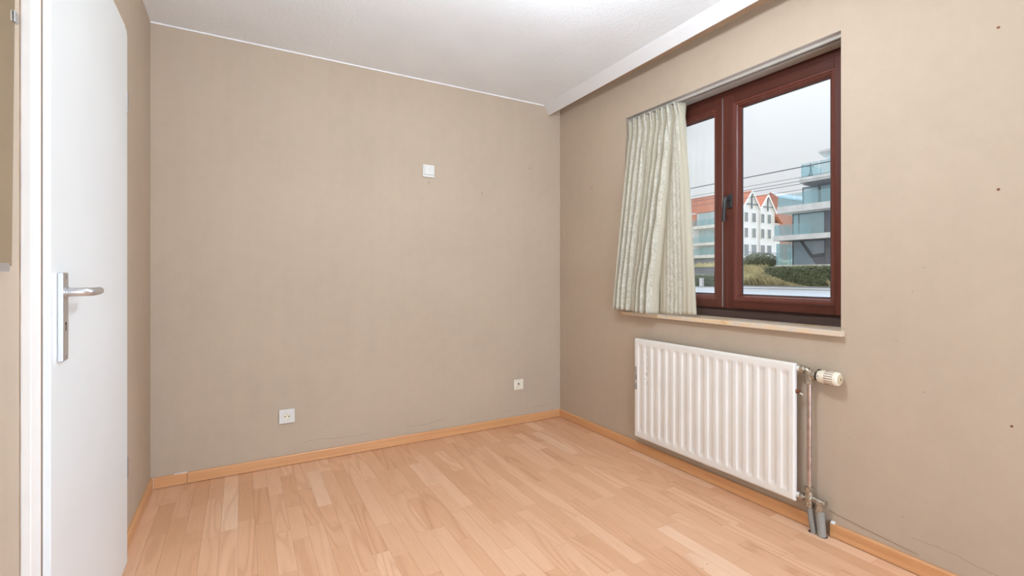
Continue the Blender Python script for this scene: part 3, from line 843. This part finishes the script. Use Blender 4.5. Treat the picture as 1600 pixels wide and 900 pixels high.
# wall crack right of the pipes, drawn as a thin brown tube
mb = MB().tube([(W - .002, -1.955, 0.108), (W - .002, -1.985, 0.098), (W - .0015, -2.03, 0.094), (W - .0015, -2.09, 0.086), (W - .001, -2.16, 0.079), (W - .001, -2.26, 0.071)], 0.0011, 6)
mb.build('crack_edge', M['brown_edge'], wall_right)

# ================================================================== DOOR, LEFT WALL
DX = 0.034
LY, HY_, DTOP, DBOT = -1.592, -0.772, 2.012, 0.022
door = struct(thing('door_1', (0, -1.18, 0)), 'plain off-white flush door with a satin aluminium lever handle', 'door')
mb = MB().prism([(LY, DBOT), (HY_, DBOT), (HY_, DTOP - 0.018), (HY_ - 0.012, DTOP), (LY, DTOP)], 'x', DX - 0.014, DX)
mb.build('door_leaf', M['door'], door, bevel=0.0015)
MB().box(-0.022, DX - 0.0142, DY0 + 0.004, DY1 - 0.004, DBOT, DZ1 - 0.004).build('door_core', M['door'], door)
fr = thing('trim_4', (0, -1.18, 0)); struct(fr, 'cream painted door frame around the white door', 'door frame')
MB().box(0.0005, 0.0175, -1.648, DY0 + 0.0, 0, 2.06).build('frame_upright', M['frame_paint'], fr, bevel=0.0015)
MB().box(0.0005, 0.0175, DY1, -0.712, 0, 2.06).build('frame_upright', M['frame_paint'], fr, bevel=0.0015)
MB().box(0.0005, 0.0175, DY0, DY1, DZ1, 2.06).build('frame_head', M['frame_paint'], fr, bevel=0.0015)
# ragged dark crack between frame and wall paper
pts = []
for k in range(60):
    z = 0.01 + 2.04 * k / 59
    pts.append((0.0004, -1.6490 + rng.uniform(-0.0012, 0.0008), z))
MB().tube(pts, [rng.uniform(0.0006, 0.0017) for _ in pts], 5).build('frame_crack', M['brown_edge'], fr)
# dark strip standing in for the shade in the gap beside the leaf
MB().box(0.0176, 0.0196, -1.5905, -1.584, DBOT, DTOP).build('gap_shade', M['brown_edge'], fr)
for (z0, z1) in ((0.337, 0.412), (1.709, 1.786)):
    MB().cyl((DX - 0.004, HY_ + 0.0065, z0), (DX - 0.004, HY_ + 0.0065, z1), 0.0065, 12).build('hinge', M['alu_dark'], door, smooth=True)
# handle plate with lever
hy = -1.530
pl = MB().box(DX, DX + 0.0105, hy - 0.0205, hy + 0.0205, 0.895, 1.104).build('handle_plate', M['alu'], door, bevel=0.002)
pl['label'] = 'satin aluminium handle plate with keyhole'
lev = MB().tube([(DX + 0.010, hy, 1.0575), (DX + 0.030, hy, 1.0575), (DX + 0.043, hy + 0.003, 1.0575), (DX + 0.051, hy + 0.012, 1.0575), (DX + 0.054, hy + 0.028, 1.0575),
                 (DX + 0.053, hy + 0.070, 1.0575), (DX + 0.050, hy + 0.105, 1.0575), (DX + 0.046, hy + 0.118, 1.0575), (DX + 0.040, hy + 0.122, 1.0575)],
                [0.0105, 0.0105, 0.0105, 0.0105, 0.0105, 0.0102, 0.010, 0.009, 0.005], 16)
lev.build('lever', M['alu'], pl, smooth=True)
MB().cyl((DX + 0.0103, hy, 1.0575), (DX + 0.014, hy, 1.0575), 0.0135, 20).build('lever_collar', M['alu'], pl, smooth=True)
mb = MB().cyl((DX + 0.0100, hy, 0.983), (DX + 0.0109, hy, 0.983), 0.0042, 12); mb.box(DX + 0.0100, DX + 0.0109, hy - 0.002, hy + 0.002, 0.966, 0.983)
mb.build('keyhole', M['black'], pl)
for z in (1.093, 0.906): MB().cyl((DX + 0.010, hy, z), (DX + 0.0113, hy, z), 0.0035, 10).build('plate_screw', M['alu_dark'], pl)

# unseen globe lamp added above the view to even out the room light
LX, LYY, LZ, LR = 1.36, -1.84, 2.105, 0.10
lamp = thing('added_ceiling_lamp', (LX, LYY, H), 'added white opal globe lamp on a ceiling cord, out of view, for fill light', 'lamp')
t = NT('lit_opal_glass')
em = t.new('ShaderNodeEmission'); em.inputs['Color'].default_value = (0.84, 0.965, 1.09, 1); em.inputs['Strength'].default_value = 126
t.link(em.outputs[0], t.out.inputs['Surface'])
MB().ball((LX, LYY, LZ), LR, LR, LR, 14, 9).build('globe', t.m, lamp, smooth=True)
MB().lathe((LX, LYY, H), (LX, LYY, H - 0.2), [(0, 0.05), (0.012, 0.05), (0.03, 0.012), (0.032, 0.004), (0.20, 0.004)], 20).build('ceiling_rose', M['socket'], lamp, smooth=True)
MB().cyl((LX, LYY, H - 0.2), (LX, LYY, LZ + LR - 0.01), 0.004, 10).build('cord', M['socket'], lamp)
MB().cyl((LX, LYY, LZ + LR + 0.035), (LX, LYY, LZ + LR - 0.008), 0.03, 18).build('lamp_holder', M['socket'], lamp, smooth=True)

# mirror on the wall left of the door, held by clips
mir = thing('wall_mirror', (0.008, -1.72, 1.11), 'frameless bronze-tinted wall mirror held by clips left of the door frame', 'mirror')
def tilt(y, z):
    a = math.radians(-1.6); y0, z0 = -1.719, 1.1145
    return (y0 + (y - y0) * math.cos(a) - (z - z0) * math.sin(a) , z0 + (y - y0) * math.sin(a) * 0.4 + (z - z0) * math.cos(a))
q = [tilt(-1.719, 1.1145), tilt(-2.45, 1.1145), tilt(-2.45, 2.10), tilt(-1.719, 2.10)]
MB().prism(q, 'x', 0.0045, 0.0095).build('glass_edge', M['mirror_edge'], mir)
MB().prism([(a - 0.0012 if i in (0, 3) else a, b + (0.0012 if i < 2 else -0.0012)) for i, (a, b) in enumerate(q)], 'x', 0.0095, 0.0098).build('mirror_face', M['mirror'], mir)
cz = 1.617
cy = tilt(-1.719, cz)[0]
MB().box(0.0, 0.0042, cy - 0.02, cy + 0.012, cz - 0.011, cz + 0.011).build('clip_base', M['alu'], mir)
MB().box(0.0042, 0.0135, cy + 0.0005, cy + 0.009, cz - 0.011, cz + 0.011).build('clip', M['alu'], mir, bevel=0.0012)
MB().box(0.0102, 0.0135, cy - 0.010, cy + 0.0005, cz - 0.011, cz + 0.011).build('clip_lip', M['alu'], mir, bevel=0.001)
MB().box(0.0, 0.0135, -1.79, -1.741, 1.104, 1.1115).build('clip', M['alu'], mir, bevel=0.0012)
MB().box(0.0102, 0.0135, -1.79, -1.741, 1.1115, 1.121).build('clip_lip', M['alu'], mir, bevel=0.001)

# ================================================================== OUTDOORS
# ground: street along y, then a low dune bank
def gz(x, y):
    if x < 44.6: return 0.0 if x > 4 else -0.06
    a = min(1, (x - 44.6) / 4.6); a = a * a * (3 - 2 * a)
    b = min(1, max(0, (x - 50) / 30))
    bump = 0.25 * math.sin(x * 0.7 + y * 0.31) * math.sin(y * 0.5 + 1) * a
    return a * 1.75 + b * 2.1 + bump
xs = [XO + 0.02, 10, 20, 30, 40, 44.5] + [45 + 0.6 * k for k in range(20)] + [60, 66, 72, 80, 90, 105, 125, 150]
ysg = [-40 + 3.0 * k for k in range(14)] + [2 + 1.2 * k for k in range(44)] + [60, 70, 85, 100, 130]
vs = [(x, y, gz(x, y) - 0.03) for x in xs for y in ysg]
n = len(ysg)
fs = [(i * n + j, (i + 1) * n + j, (i + 1) * n + j + 1, i * n + j + 1) for i in range(len(xs) - 1) for j in range(n - 1)]
g = MB().add(vs, fs).build('ground', M['sand'], smooth=True)
struct(g, 'sandy dune ground rising beyond the street', 'ground')
struct(MB().box(XO + 0.05, 17, -40, 130, -0.25, 0.0).build('pavement', M['paving']), 'light paving in front of the window', 'pavement')
struct(MB().box(17, 38.5, -40, 130, -0.25, -0.004).build('street', M['asphalt']), 'pale asphalt street outside the window', 'street')
ks = struct(MB().box(38.5, 44.2, -40, 130, -0.25, 0.03).build('far_pavement', M['paving']), 'pale pavement on the far side of the street', 'pavement')
MB().box(38.35, 38.5, -40, 130, -0.2, 0.035).build('kerb', M['kerb'], ks)
MB().box(44.2, 44.5, 12, 40, -0.2, 0.14).build('edging', M['kerb'], ks)

# ---- dune grass (uncountable)
gm = MB()
r2 = random.Random(3)
def blade(x, y, h, lean, wd):
    z = gz(x, y) - 0.04
    a = r2.uniform(0, math.pi * 2); dx, dy = math.cos(a), math.sin(a)
    gm.add([(x - dy * wd, y + dx * wd, z), (x + dy * wd, y - dx * wd, z), (x + dx * lean * .5, y + dy * lean * .5, z + h * .7), (x + dx * lean, y + dy * lean, z + h)], [(0, 1, 2), (0, 2, 3)])
for k in range(32000):
    x = 44.7 + abs(r2.gauss(0, 1)) * (6 if k % 5 else 0.5); y = r2.uniform(14, 46) if k % 5 else r2.uniform(18, 28)
    if x > 62: continue
    h = r2.uniform(0.25, 0.75)
    if 48.6 < x and y < 28.5: continue
    if 45.2 < x < 47.0 and 19.4 < y < 25.8: continue
    if x < 45.3 and y < 26.5:
        h = 0.10 + max(0, min(1, (y - 20.6) / 5.0)) ** 1.3 * r2.uniform(0.5, 1.35)
    if (x - 52.5) ** 2 + (y - 30.4) ** 2 < 4.5 or (46.5 < x < 47.6 and 30.2 < y < 36.4): continue
    blade(x, y, h, h * r2.uniform(0.2, 0.7), 0.02)
gr = gm.build('dune_grass', M['straw'])
tag(gr, 'straw-coloured dune grass on the bank across the street', 'grass', kind='stuff')

# ---- hedges and bushes
def foliage(inside_fn, bounds, count, size, seed):
    rr = random.Random(seed); m = MB(); (x0, x1, y0, y1, z0, z1) = bounds
    k = 0
    while k < count:
        x, y, z = rr.uniform(x0, x1), rr.uniform(y0, y1), rr.uniform(z0, z1)
        f = inside_fn(x, y, z)
        if f < 0: continue
        k += 1
        u = Vector((rr.gauss(0, 1), rr.gauss(0, 1), rr.gauss(0, 1))).normalized(); v = u.orthogonal().normalized()
        s_ = size * rr.uniform(0.6, 1.3); P = Vector((x, y, z))
        m.add([P - u * s_, P - v * s_ * .55, P + u * s_, P + v * s_ * .55], [(0, 1, 2, 3)])
    return m
def hedge_box(name, x0, x1, y0, y1, z0, z1, mat, label, seed, size=0.09, count=5200):
    t_ = thing(name, ((x0 + x1) / 2, (y0 + y1) / 2, z0), label, 'hedge')
    def f(x, y, z):
        e = min(x - x0, x1 - x, y - y0, y1 - y, z1 - z)
        return 0.22 - e + 0.08 * math.sin(x * 5 + y * 4 + z * 6)
    foliage(f, (x0, x1, y0, y1, z0, z1), count, size, seed).build('foliage', mat, t_)
    MB().box(x0 + .2, x1 - .2, y0 + .2, y1 - .2, z0, z1 - .2).build('branch_core', M['leaf'], t_)
    return t_
hedge_box('clipped_hedge', 45.3, 46.9, 19.55, 25.6, 0.03, 2.0, M['leaf'], 'dense clipped green hedge in front of the modern villa', 11)
hedge_box('street_hedge', 40.2, 41.2, 25.6, 30.5, 0.0, 1.28, M['leaf2'], 'low grey-green hedge by the street behind two white posts', 12, 0.07, 4200)
def bush(c, rx, ry, rz, seed, label):
    t_ = thing('round_bush', (c[0], c[1], c[2] - rz), label, 'bush')
    def f(x, y, z):
        d = math.sqrt(((x - c[0]) / rx) ** 2 + ((y - c[1]) / ry) ** 2 + ((z - c[2]) / rz) ** 2)
        return (1.0 if 0.82 < d < 1.0 + 0.05 * math.sin(x * 4 + z * 5 + y * 3) else -1)
    foliage(f, (c[0] - rx * 1.1, c[0] + rx * 1.1, c[1] - ry * 1.1, c[1] + ry * 1.1, c[2] - rz * .8, c[2] + rz * 1.1), 3600, 0.10, seed).build('foliage', M['leaf2'], t_)
    MB().ball(c, rx * .86, ry * .86, rz * .86).build('branch_core', M['leaf'], t_, smooth=True)
bush((52.5, 30.4, 2.7), 1.6, 2.0, 1.05, 21, 'rounded grey-green bush at the end of the clipped hedge')

# white posts by the street hedge
for (ya, yb, lab) in ((28.25, 28.55, 'slim white post in front of the low street hedge, nearer the curtain'), (25.75, 26.4, 'wide white post in front of the low street hedge, nearer the window stile')):
    t_ = thing('white_post', (39.9, (ya + yb) / 2, 0.03), lab, 'post', 'white posts by the street')
    MB().box(39.75, 40.1, ya, yb, 0.03, 0.80).build('shaft', M['white_render'], t_, bevel=0.02)
    MB().box(39.72, 40.13, ya - .03, yb + .03, 0.80, 0.86).build('cap', M['concrete'], t_, bevel=0.015)
# dark garden wall behind the street hedge
t_ = thing('garden_wall', (47, 33, 1.0), 'low dark garden wall on the bank below the apartment block', 'garden wall')
MB().box(46.9, 47.2, 30.6, 36, 0.5, 2.0).build('wall_body', M['dark_render'], t_)
MB().box(46.85, 47.25, 30.6, 36, 2.0, 2.08).build('coping', M['dark_frame'], t_)

# ---- modern villa: concrete slabs and glass
VX = 50.0
villa = thing('modern_villa', (VX, 23.5, 1.8), 'modern villa with pale concrete balconies and teal glass opposite the window', 'building')
YR = 14.0
def slab(y1, z0, z1, x0=VX, x1=60): return MB().box(x0, x1, YR, y1, z0, z1).build('balcony_slab', M['concrete'], villa)
slab(27.1, 2.02, 2.20); slab(27.30, 4.80, 5.32); slab(26.90, 7.70, 8.36)
MB().prism([(VX + .0, 11.08), (VX + .0, 10.62), (VX + .9, 10.40), (60, 10.40), (60, 11.08)], 'y', YR, 24.55).build('balcony_slab', M['concrete'], villa)
MB().box(VX + .15, 58, YR, 24.3, 10.36, 10.41).build('soffit_shade_board', M['dark_render'], villa)
MB().box(VX + .2, 59, YR, 27.0, 4.775, 4.80).build('soffit_board', M['dark_render'], villa)
MB().prism([(VX - .2, 13.42), (VX - .2, 13.22), (VX + 1.0, 12.85), (58, 12.85), (58, 13.42)], 'y', YR, 22.62).build('roof_canopy', M['concrete'], villa)
# glazing, floor by floor
def glazing(x, ya, yb, z0, z1, mat, posts, dark=M['dark_frame']):
    f = MB().box(x + 0.05, x + 0.2, ya, yb, z0, z1).build('glazing', mat, villa)
    for (pa, pb) in posts: MB().box(x, x + 0.12, pa, pb, z0, z1).build('mullion', dark, f)
    MB().box(x, x + 0.12, ya, yb, z1 - 0.10, z1).build('transom', dark, f)
    return f
glazing(VX + 2, 25.35, 18, 8.36, 10.42, M['house_glass'], ((23.78, 23.55), (25.35, 25.27), (20.2, 20.0)))
glazing(VX + 2, 26.40, 23.10, 5.32, 7.72, M['blind_glass'], ((26.4, 26.34), (25.75, 25.72), (23.18, 23.1)))
gf = glazing(VX + 2, 26.40, 23.10, 2.20, 4.82, M['grey_glass'], ((26.40, 26.34), (23.18, 23.1)))
MB().prism([(25.65, 4.78), (25.35, 4.78), (24.35, 3.30), (23.1, 3.45), (23.1, 3.05), (24.45, 2.95), (24.62, 3.15)], 'x', VX + 2.0, VX + 2.045).build('stair_string', M['dark_frame'], gf)
MB().prism([(24.45, 2.97), (23.1, 3.05), (23.1, 2.2), (24.0, 2.2)], 'x', VX + 2.02, VX + 2.047).build('stair_wall', M['dark_render'], gf)
# corner returns of the glazing (end facing away from the street corner)
MB().box(VX + 2.05, 58, 26.32, 26.40, 5.32, 7.72).build('end_glazing', M['house_glass'], villa)
MB().box(VX + 2.05, 58, 26.32, 26.40, 2.20, 4.82).build('end_glazing', M['house_glass'], villa)
MB().box(VX + 2.05, 58, 25.27, 25.35, 8.36, 10.42).build('end_glazing', M['house_glass'], villa)
MB().box(VX + 1.9, VX + 2.6, YR, 23.08, 2.2, 4.8).build('side_cladding', M['dark_render'], villa)
MB().box(VX + 1.9, VX + 2.6, YR, 23.08, 5.32, 7.70).build('side_cladding', M['dark_render'], villa)
MB().box(VX - 0.6, VX + 1.0, YR, 21.95, 0.0, 2.02).build('base_wall', M['white_render'], villa)
MB().box(VX - 0.9, VX - 0.2, YR, 22.3, 1.5, 2.05).build('base_ledge', M['concrete'], villa)
MB().box(VX + 0.2, 59, YR, 26.9, 0.8, 2.02).build('plinth', M['dark_render'], villa)
# balustrades: each panel of glass apart
def balustrade(y_end, y_to, z, h, ret):
    y = y_end; k = 0
    while y > y_to:
        y2 = max(y - 1.75, y_to)
        MB().box(VX + 0.08, VX + 0.10, y2 + .03, y - .03, z - 0.05, z + h).build('balustrade_panel', M['balu'], villa); y = y2
    x = VX + 0.12
    while x < VX + ret:
        x2 = min(x + 1.6, VX + ret)
        MB().box(x + .03, x2 - .03, y_end - 0.02, y_end, z - 0.05, z + h).build('balustrade_panel', M['balu'], villa); x = x2
balustrade(24.45, 17.5, 11.08, 1.40, 4); balustrade(26.85, 18.5, 8.36, 1.25, 6); balustrade(27.25, 23.5, 5.32, 1.15, 6); balustrade(27.05, 25.3, 2.2, 2.3, 4)
MB().box(VX + 1.2, VX + 1.26, 26.2, 26.26, 2.2, 4.8).build('glass_post', M['blind_glass'], villa)

# statue on the top terrace
st = thing('statue', (VX + 0.7, 23.80, 11.08), 'small dark bronze statue with raised arms on the top balcony of the villa', 'statue')
bx_, by_, bz_ = VX + 0.7, 23.80, 11.08
MB().lathe((bx_, by_, bz_), (bx_, by_, bz_ + 1), [(0, 0.36), (0.12, 0.36), (0.30, 0.20), (0.42, 0.16)], 14).build('pedestal', M['statue'], st, smooth=True)
fig = MB()
fig.tube([(bx_, by_ + .10, bz_ + .40), (bx_, by_ + .07, bz_ + .60), (bx_, by_, bz_ + .82)], [0.05, 0.06, 0.08], 8)
fig.tube([(bx_, by_ - .12, bz_ + .40), (bx_, by_ - .09, bz_ + .60), (bx_, by_, bz_ + .82)], [0.05, 0.06, 0.08], 8)
fig.tube([(bx_, by_, bz_ + .78), (bx_, by_, bz_ + .95), (bx_, by_, bz_ + 1.14), (bx_, by_, bz_ + 1.20)], [0.09, 0.08, 0.12, 0.05], 10)
fig.tube([(bx_, by_ + .06, bz_ + 1.12), (bx_, by_ + .22, bz_ + 1.20), (bx_, by_ + .33, bz_ + 1.12)], [0.05, 0.04, 0.03], 8)
fig.tube([(bx_, by_ - .06, bz_ + 1.12), (bx_, by_ - .22, bz_ + 1.14), (bx_, by_ - .30, bz_ + .98)], [0.05, 0.04, 0.03], 8)
fig.ball((bx_, by_, bz_ + 1.28), 0.075, 0.075, 0.095); fig.tube([(bx_, by_, bz_ + 1.3), (bx_, by_ + .02, bz_ + 1.52)], [0.05, 0.02], 8)
fig.build('figure', M['statue'], st, smooth=True)

# ---- twin white gabled houses with red roofs
GY = 50.6
def gable_house(x0, xa, x1, ze, zap, wins, label):
    h = thing('gabled_house', ((x0 + x1) / 2, GY + 5, 3.6), label, 'house', 'white gabled houses')
    MB().prism([(x0, 2.5), (x1, 2.5), (x1, ze), (xa, zap), (x0, ze)], 'y', GY, GY + 11).build('wall', M['white_render'], h)
    for (xe, xr) in ((x0, xa), (x1, xa)):
        s_ = (zap - ze) / (xr - xe); o_ = -0.35 if xe < xr else 0.35
        e_ = o_ if (xe < 80 or xe > 88) else 0.0
        zE = ze + s_ * e_
        MB().prism([(xe + e_, zE), (xr, zap), (xr, zap + 0.28), (xe + e_, zE + 0.28)], 'y', GY - 0.05, GY + 11.3).build('roof_slope', M['tiles'], h)
        MB().prism([(xe + e_, zE - .12), (xr, zap - .12), (xr, zap + 0.24), (xe + e_, zE + 0.24)], 'y', GY - 0.25, GY - 0.06).build('bargeboard', M['white_frame'], h)
    MB().box(xa - 0.10, xa + 0.10, GY - 0.16, GY, ze - 0.1, zap - 0.3).build('king_post', M['dark_frame'], h)
    MB().box(x0 + (xa - x0) * .28, x1 - (x1 - xa) * .28, GY - 0.14, GY, ze + (zap - ze) * .22, ze + (zap - ze) * .22 + .16).build('tie_beam', M['dark_frame'], h)
    for (wa, wb, za, zb) in wins:
        w_ = MB().box(wa, wb, GY - 0.06, GY + 0.05, za, zb).build('window', M['white_frame'], h)
        m_ = (wa + wb) / 2
        for (pa, pb) in ((wa + .08, m_ - .04), (m_ + .04, wb - .08)):
            MB().box(pa, pb, GY - 0.09, GY - 0.05, za + .08, zb - .08).build('pane', M['dim_glass'], w_)
    return h
def wins_for(cols_):
    out = []
    for (a, b) in cols_:
        out += [(a, b, 10.85, 12.65), (a, b, 8.0, 9.85), (a - .15, b + .15, 4.55, 6.85)]
    return out
gable_house(78.9, 81.45, 83.85, 13.45, 16.4, wins_for(((79.35, 80.4), (81.55, 82.7))), 'white gabled house with red roof next to the brown window stile')
gable_house(83.9, 86.35, 88.6, 13.3, 16.15, wins_for(((84.2, 85.3), (86.25, 87.35))), 'white gabled house with red roof next to the modern villa')
hb = thing('long_balcony', (83.7, GY - 0.6, 4.2), 'long dark railed balcony along the ground floor of the white gabled houses', 'balcony')
MB().box(78.9, 89.2, GY - 1.2, GY - 0.01, 4.1, 4.35).build('balcony_slab', M['concrete'], hb)
for k in range(36):
    xk = 79.0 + k * 0.29
    MB().box(xk, xk + 0.035, GY - 1.18, GY - 1.14, 4.35, 5.30).build('baluster', M['dark_frame'], hb)
MB().box(78.9, 89.2, GY - 1.19, GY - 1.13, 5.30, 5.36).build('handrail', M['dark_frame'], hb)
tag(MB().cyl((83.88, GY - 0.1, 4.36), (83.88, GY - 0.1, 13.0), 0.07, 8).build('downpipe', M['concrete']), 'grey rain downpipe between the two white gabled houses', 'downpipe')
an = thing('lean_to_roof', (89.5, GY, 8), 'small red tiled lean-to roof at the side of the white gabled houses', 'roof')
MB().prism([(88.65, 12.6), (90.4, 11.2), (90.4, 11.0), (88.65, 12.35)], 'y', GY - 0.6, GY + 3).build('roof_slope', M['tiles'], an)
MB().prism([(88.3, 10.6), (89.4, 10.6), (91.3, 8.0), (90.1, 8.0)], 'y', GY - 1.0, GY - 0.8).build('lower_roof', M['tiles'], an)
MB().box(88.62, 90.2, GY, GY + 3, 2.5, 11.15).build('wall', M['white_render'], an)

# ---- brick house behind
bh = thing('brick_house', (99, 58, 3.8), 'red brick house with slate roof behind the modern villa', 'house')
MB().box(95, 125, 54.0, 60, 2.5, 17.0).build('wall', M['brick'], bh)
MB().prism([(53.9, 17.0), (57.2, 17.0), (55.4, 18.3)], 'x', 95, 95.4).build('gable', M['brick'], bh)
MB().prism([(53.7, 16.95), (55.4, 18.3), (57.4, 16.95)], 'x', 95.4, 125).build('roof', M['slate'], bh)
for (xa, xb, za, zb) in ((98.5, 100.2, 4.2, 6.6), (103.0, 104.2, 4.6, 6.8), (103.6, 104.8, 12.2, 13.8), (100.2, 101.0, 12.3, 13.6)):
    w_ = MB().box(xa, xb, 53.9, 54.05, za, zb).build('window', M['white_frame'], bh)
    MB().box(xa + .12, xb - .12, 53.86, 53.91, za + .12, zb - .12).build('pane', M['dim_glass'], w_)

# ---- apartment block with mansard roof (seen in the left leaf)
AX, AY0, AY1 = 66.0, 46.2, 62.0
ab = thing('apartment_block', (AX + 2.5, 54, 3.0), 'apartment block with red mansard roof and glazed balconies beside the curtain', 'building')
MB().box(AX + 0.6, AX + 5.0, AY0, AY1, 2.0, 11.6).build('wall', M['white_render'], ab)
MB().prism([(AX + 0.1, 9.35), (AX + 1.3, 14.25), (AX + 4.0, 14.25), (AX + 5.0, 9.35)], 'y', 50.6, AY1).build('mansard_roof', M['tiles'], ab)
MB().prism([(AX + 0.35, 11.5), (AX + 1.3, 14.25), (AX + 4.0, 14.25), (AX + 5.0, 11.5)], 'y', AY0 - 0.3, 50.6).build('mansard_roof', M['tiles'], ab)
for (z0, z1) in ((8.75, 9.25), (6.0, 6.45), (3.95, 4.45)):
    MB().box(AX - 0.5, AX + 0.7, AY0 - .2, 50.9, z0, z1).build('balcony_slab', M['concrete'], ab)
for (z0, z1) in ((9.25, 11.5), (6.45, 8.75), (4.45, 6.0)):
    y = 50.1
    while y > AY0 + 0.5:
        w_ = MB().box(AX + 0.5, AX + 0.62, y - 1.25, y, z0 + .05, z1 - .12).build('window', M['white_frame'], ab)
        MB().box(AX + 0.46, AX + 0.51, y - 1.19, y - .06, z0 + .12, z1 - .2).build('pane', M['house_glass'], w_); y -= 1.3
    for k in range(3):
        MB().box(AX - 0.45, AX - 0.43, 50.8 - k * 1.55 - 1.5, 50.8 - k * 1.55, z0, z0 + 1.0).build('balustrade_panel', M['balu'], ab)
MB().box(AX - 0.3, AX + 0.6, AY0, 51, 2.0, 3.95).build('ground_floor', M['dark_render'], ab)

# ---- cables along the street
labels = ('thick black cable, highest of those crossing the window view', 'thin cable second from the top in the window view', 'thin cable third from the top in the window view',
          'thin cable fourth from the top in the window view', 'thin cable lowest of those crossing the window view')
for k, (x, z, r_) in enumerate(((22.0, 5.93, 0.022), (22.6, 5.60, 0.010), (22.3, 5.37, 0.012), (22.0, 5.18, 0.012), (22.3, 4.98, 0.010))):
    pts = [(x, y, z + 0.00025 * (y - 12) ** 2 - 0.01) for y in range(-30, 58, 3)]
    tag(MB().tube(pts, r_, 6).build('overhead_cable', M['cable'], smooth=True), labels[k], 'cable', 'overhead cables along the street')
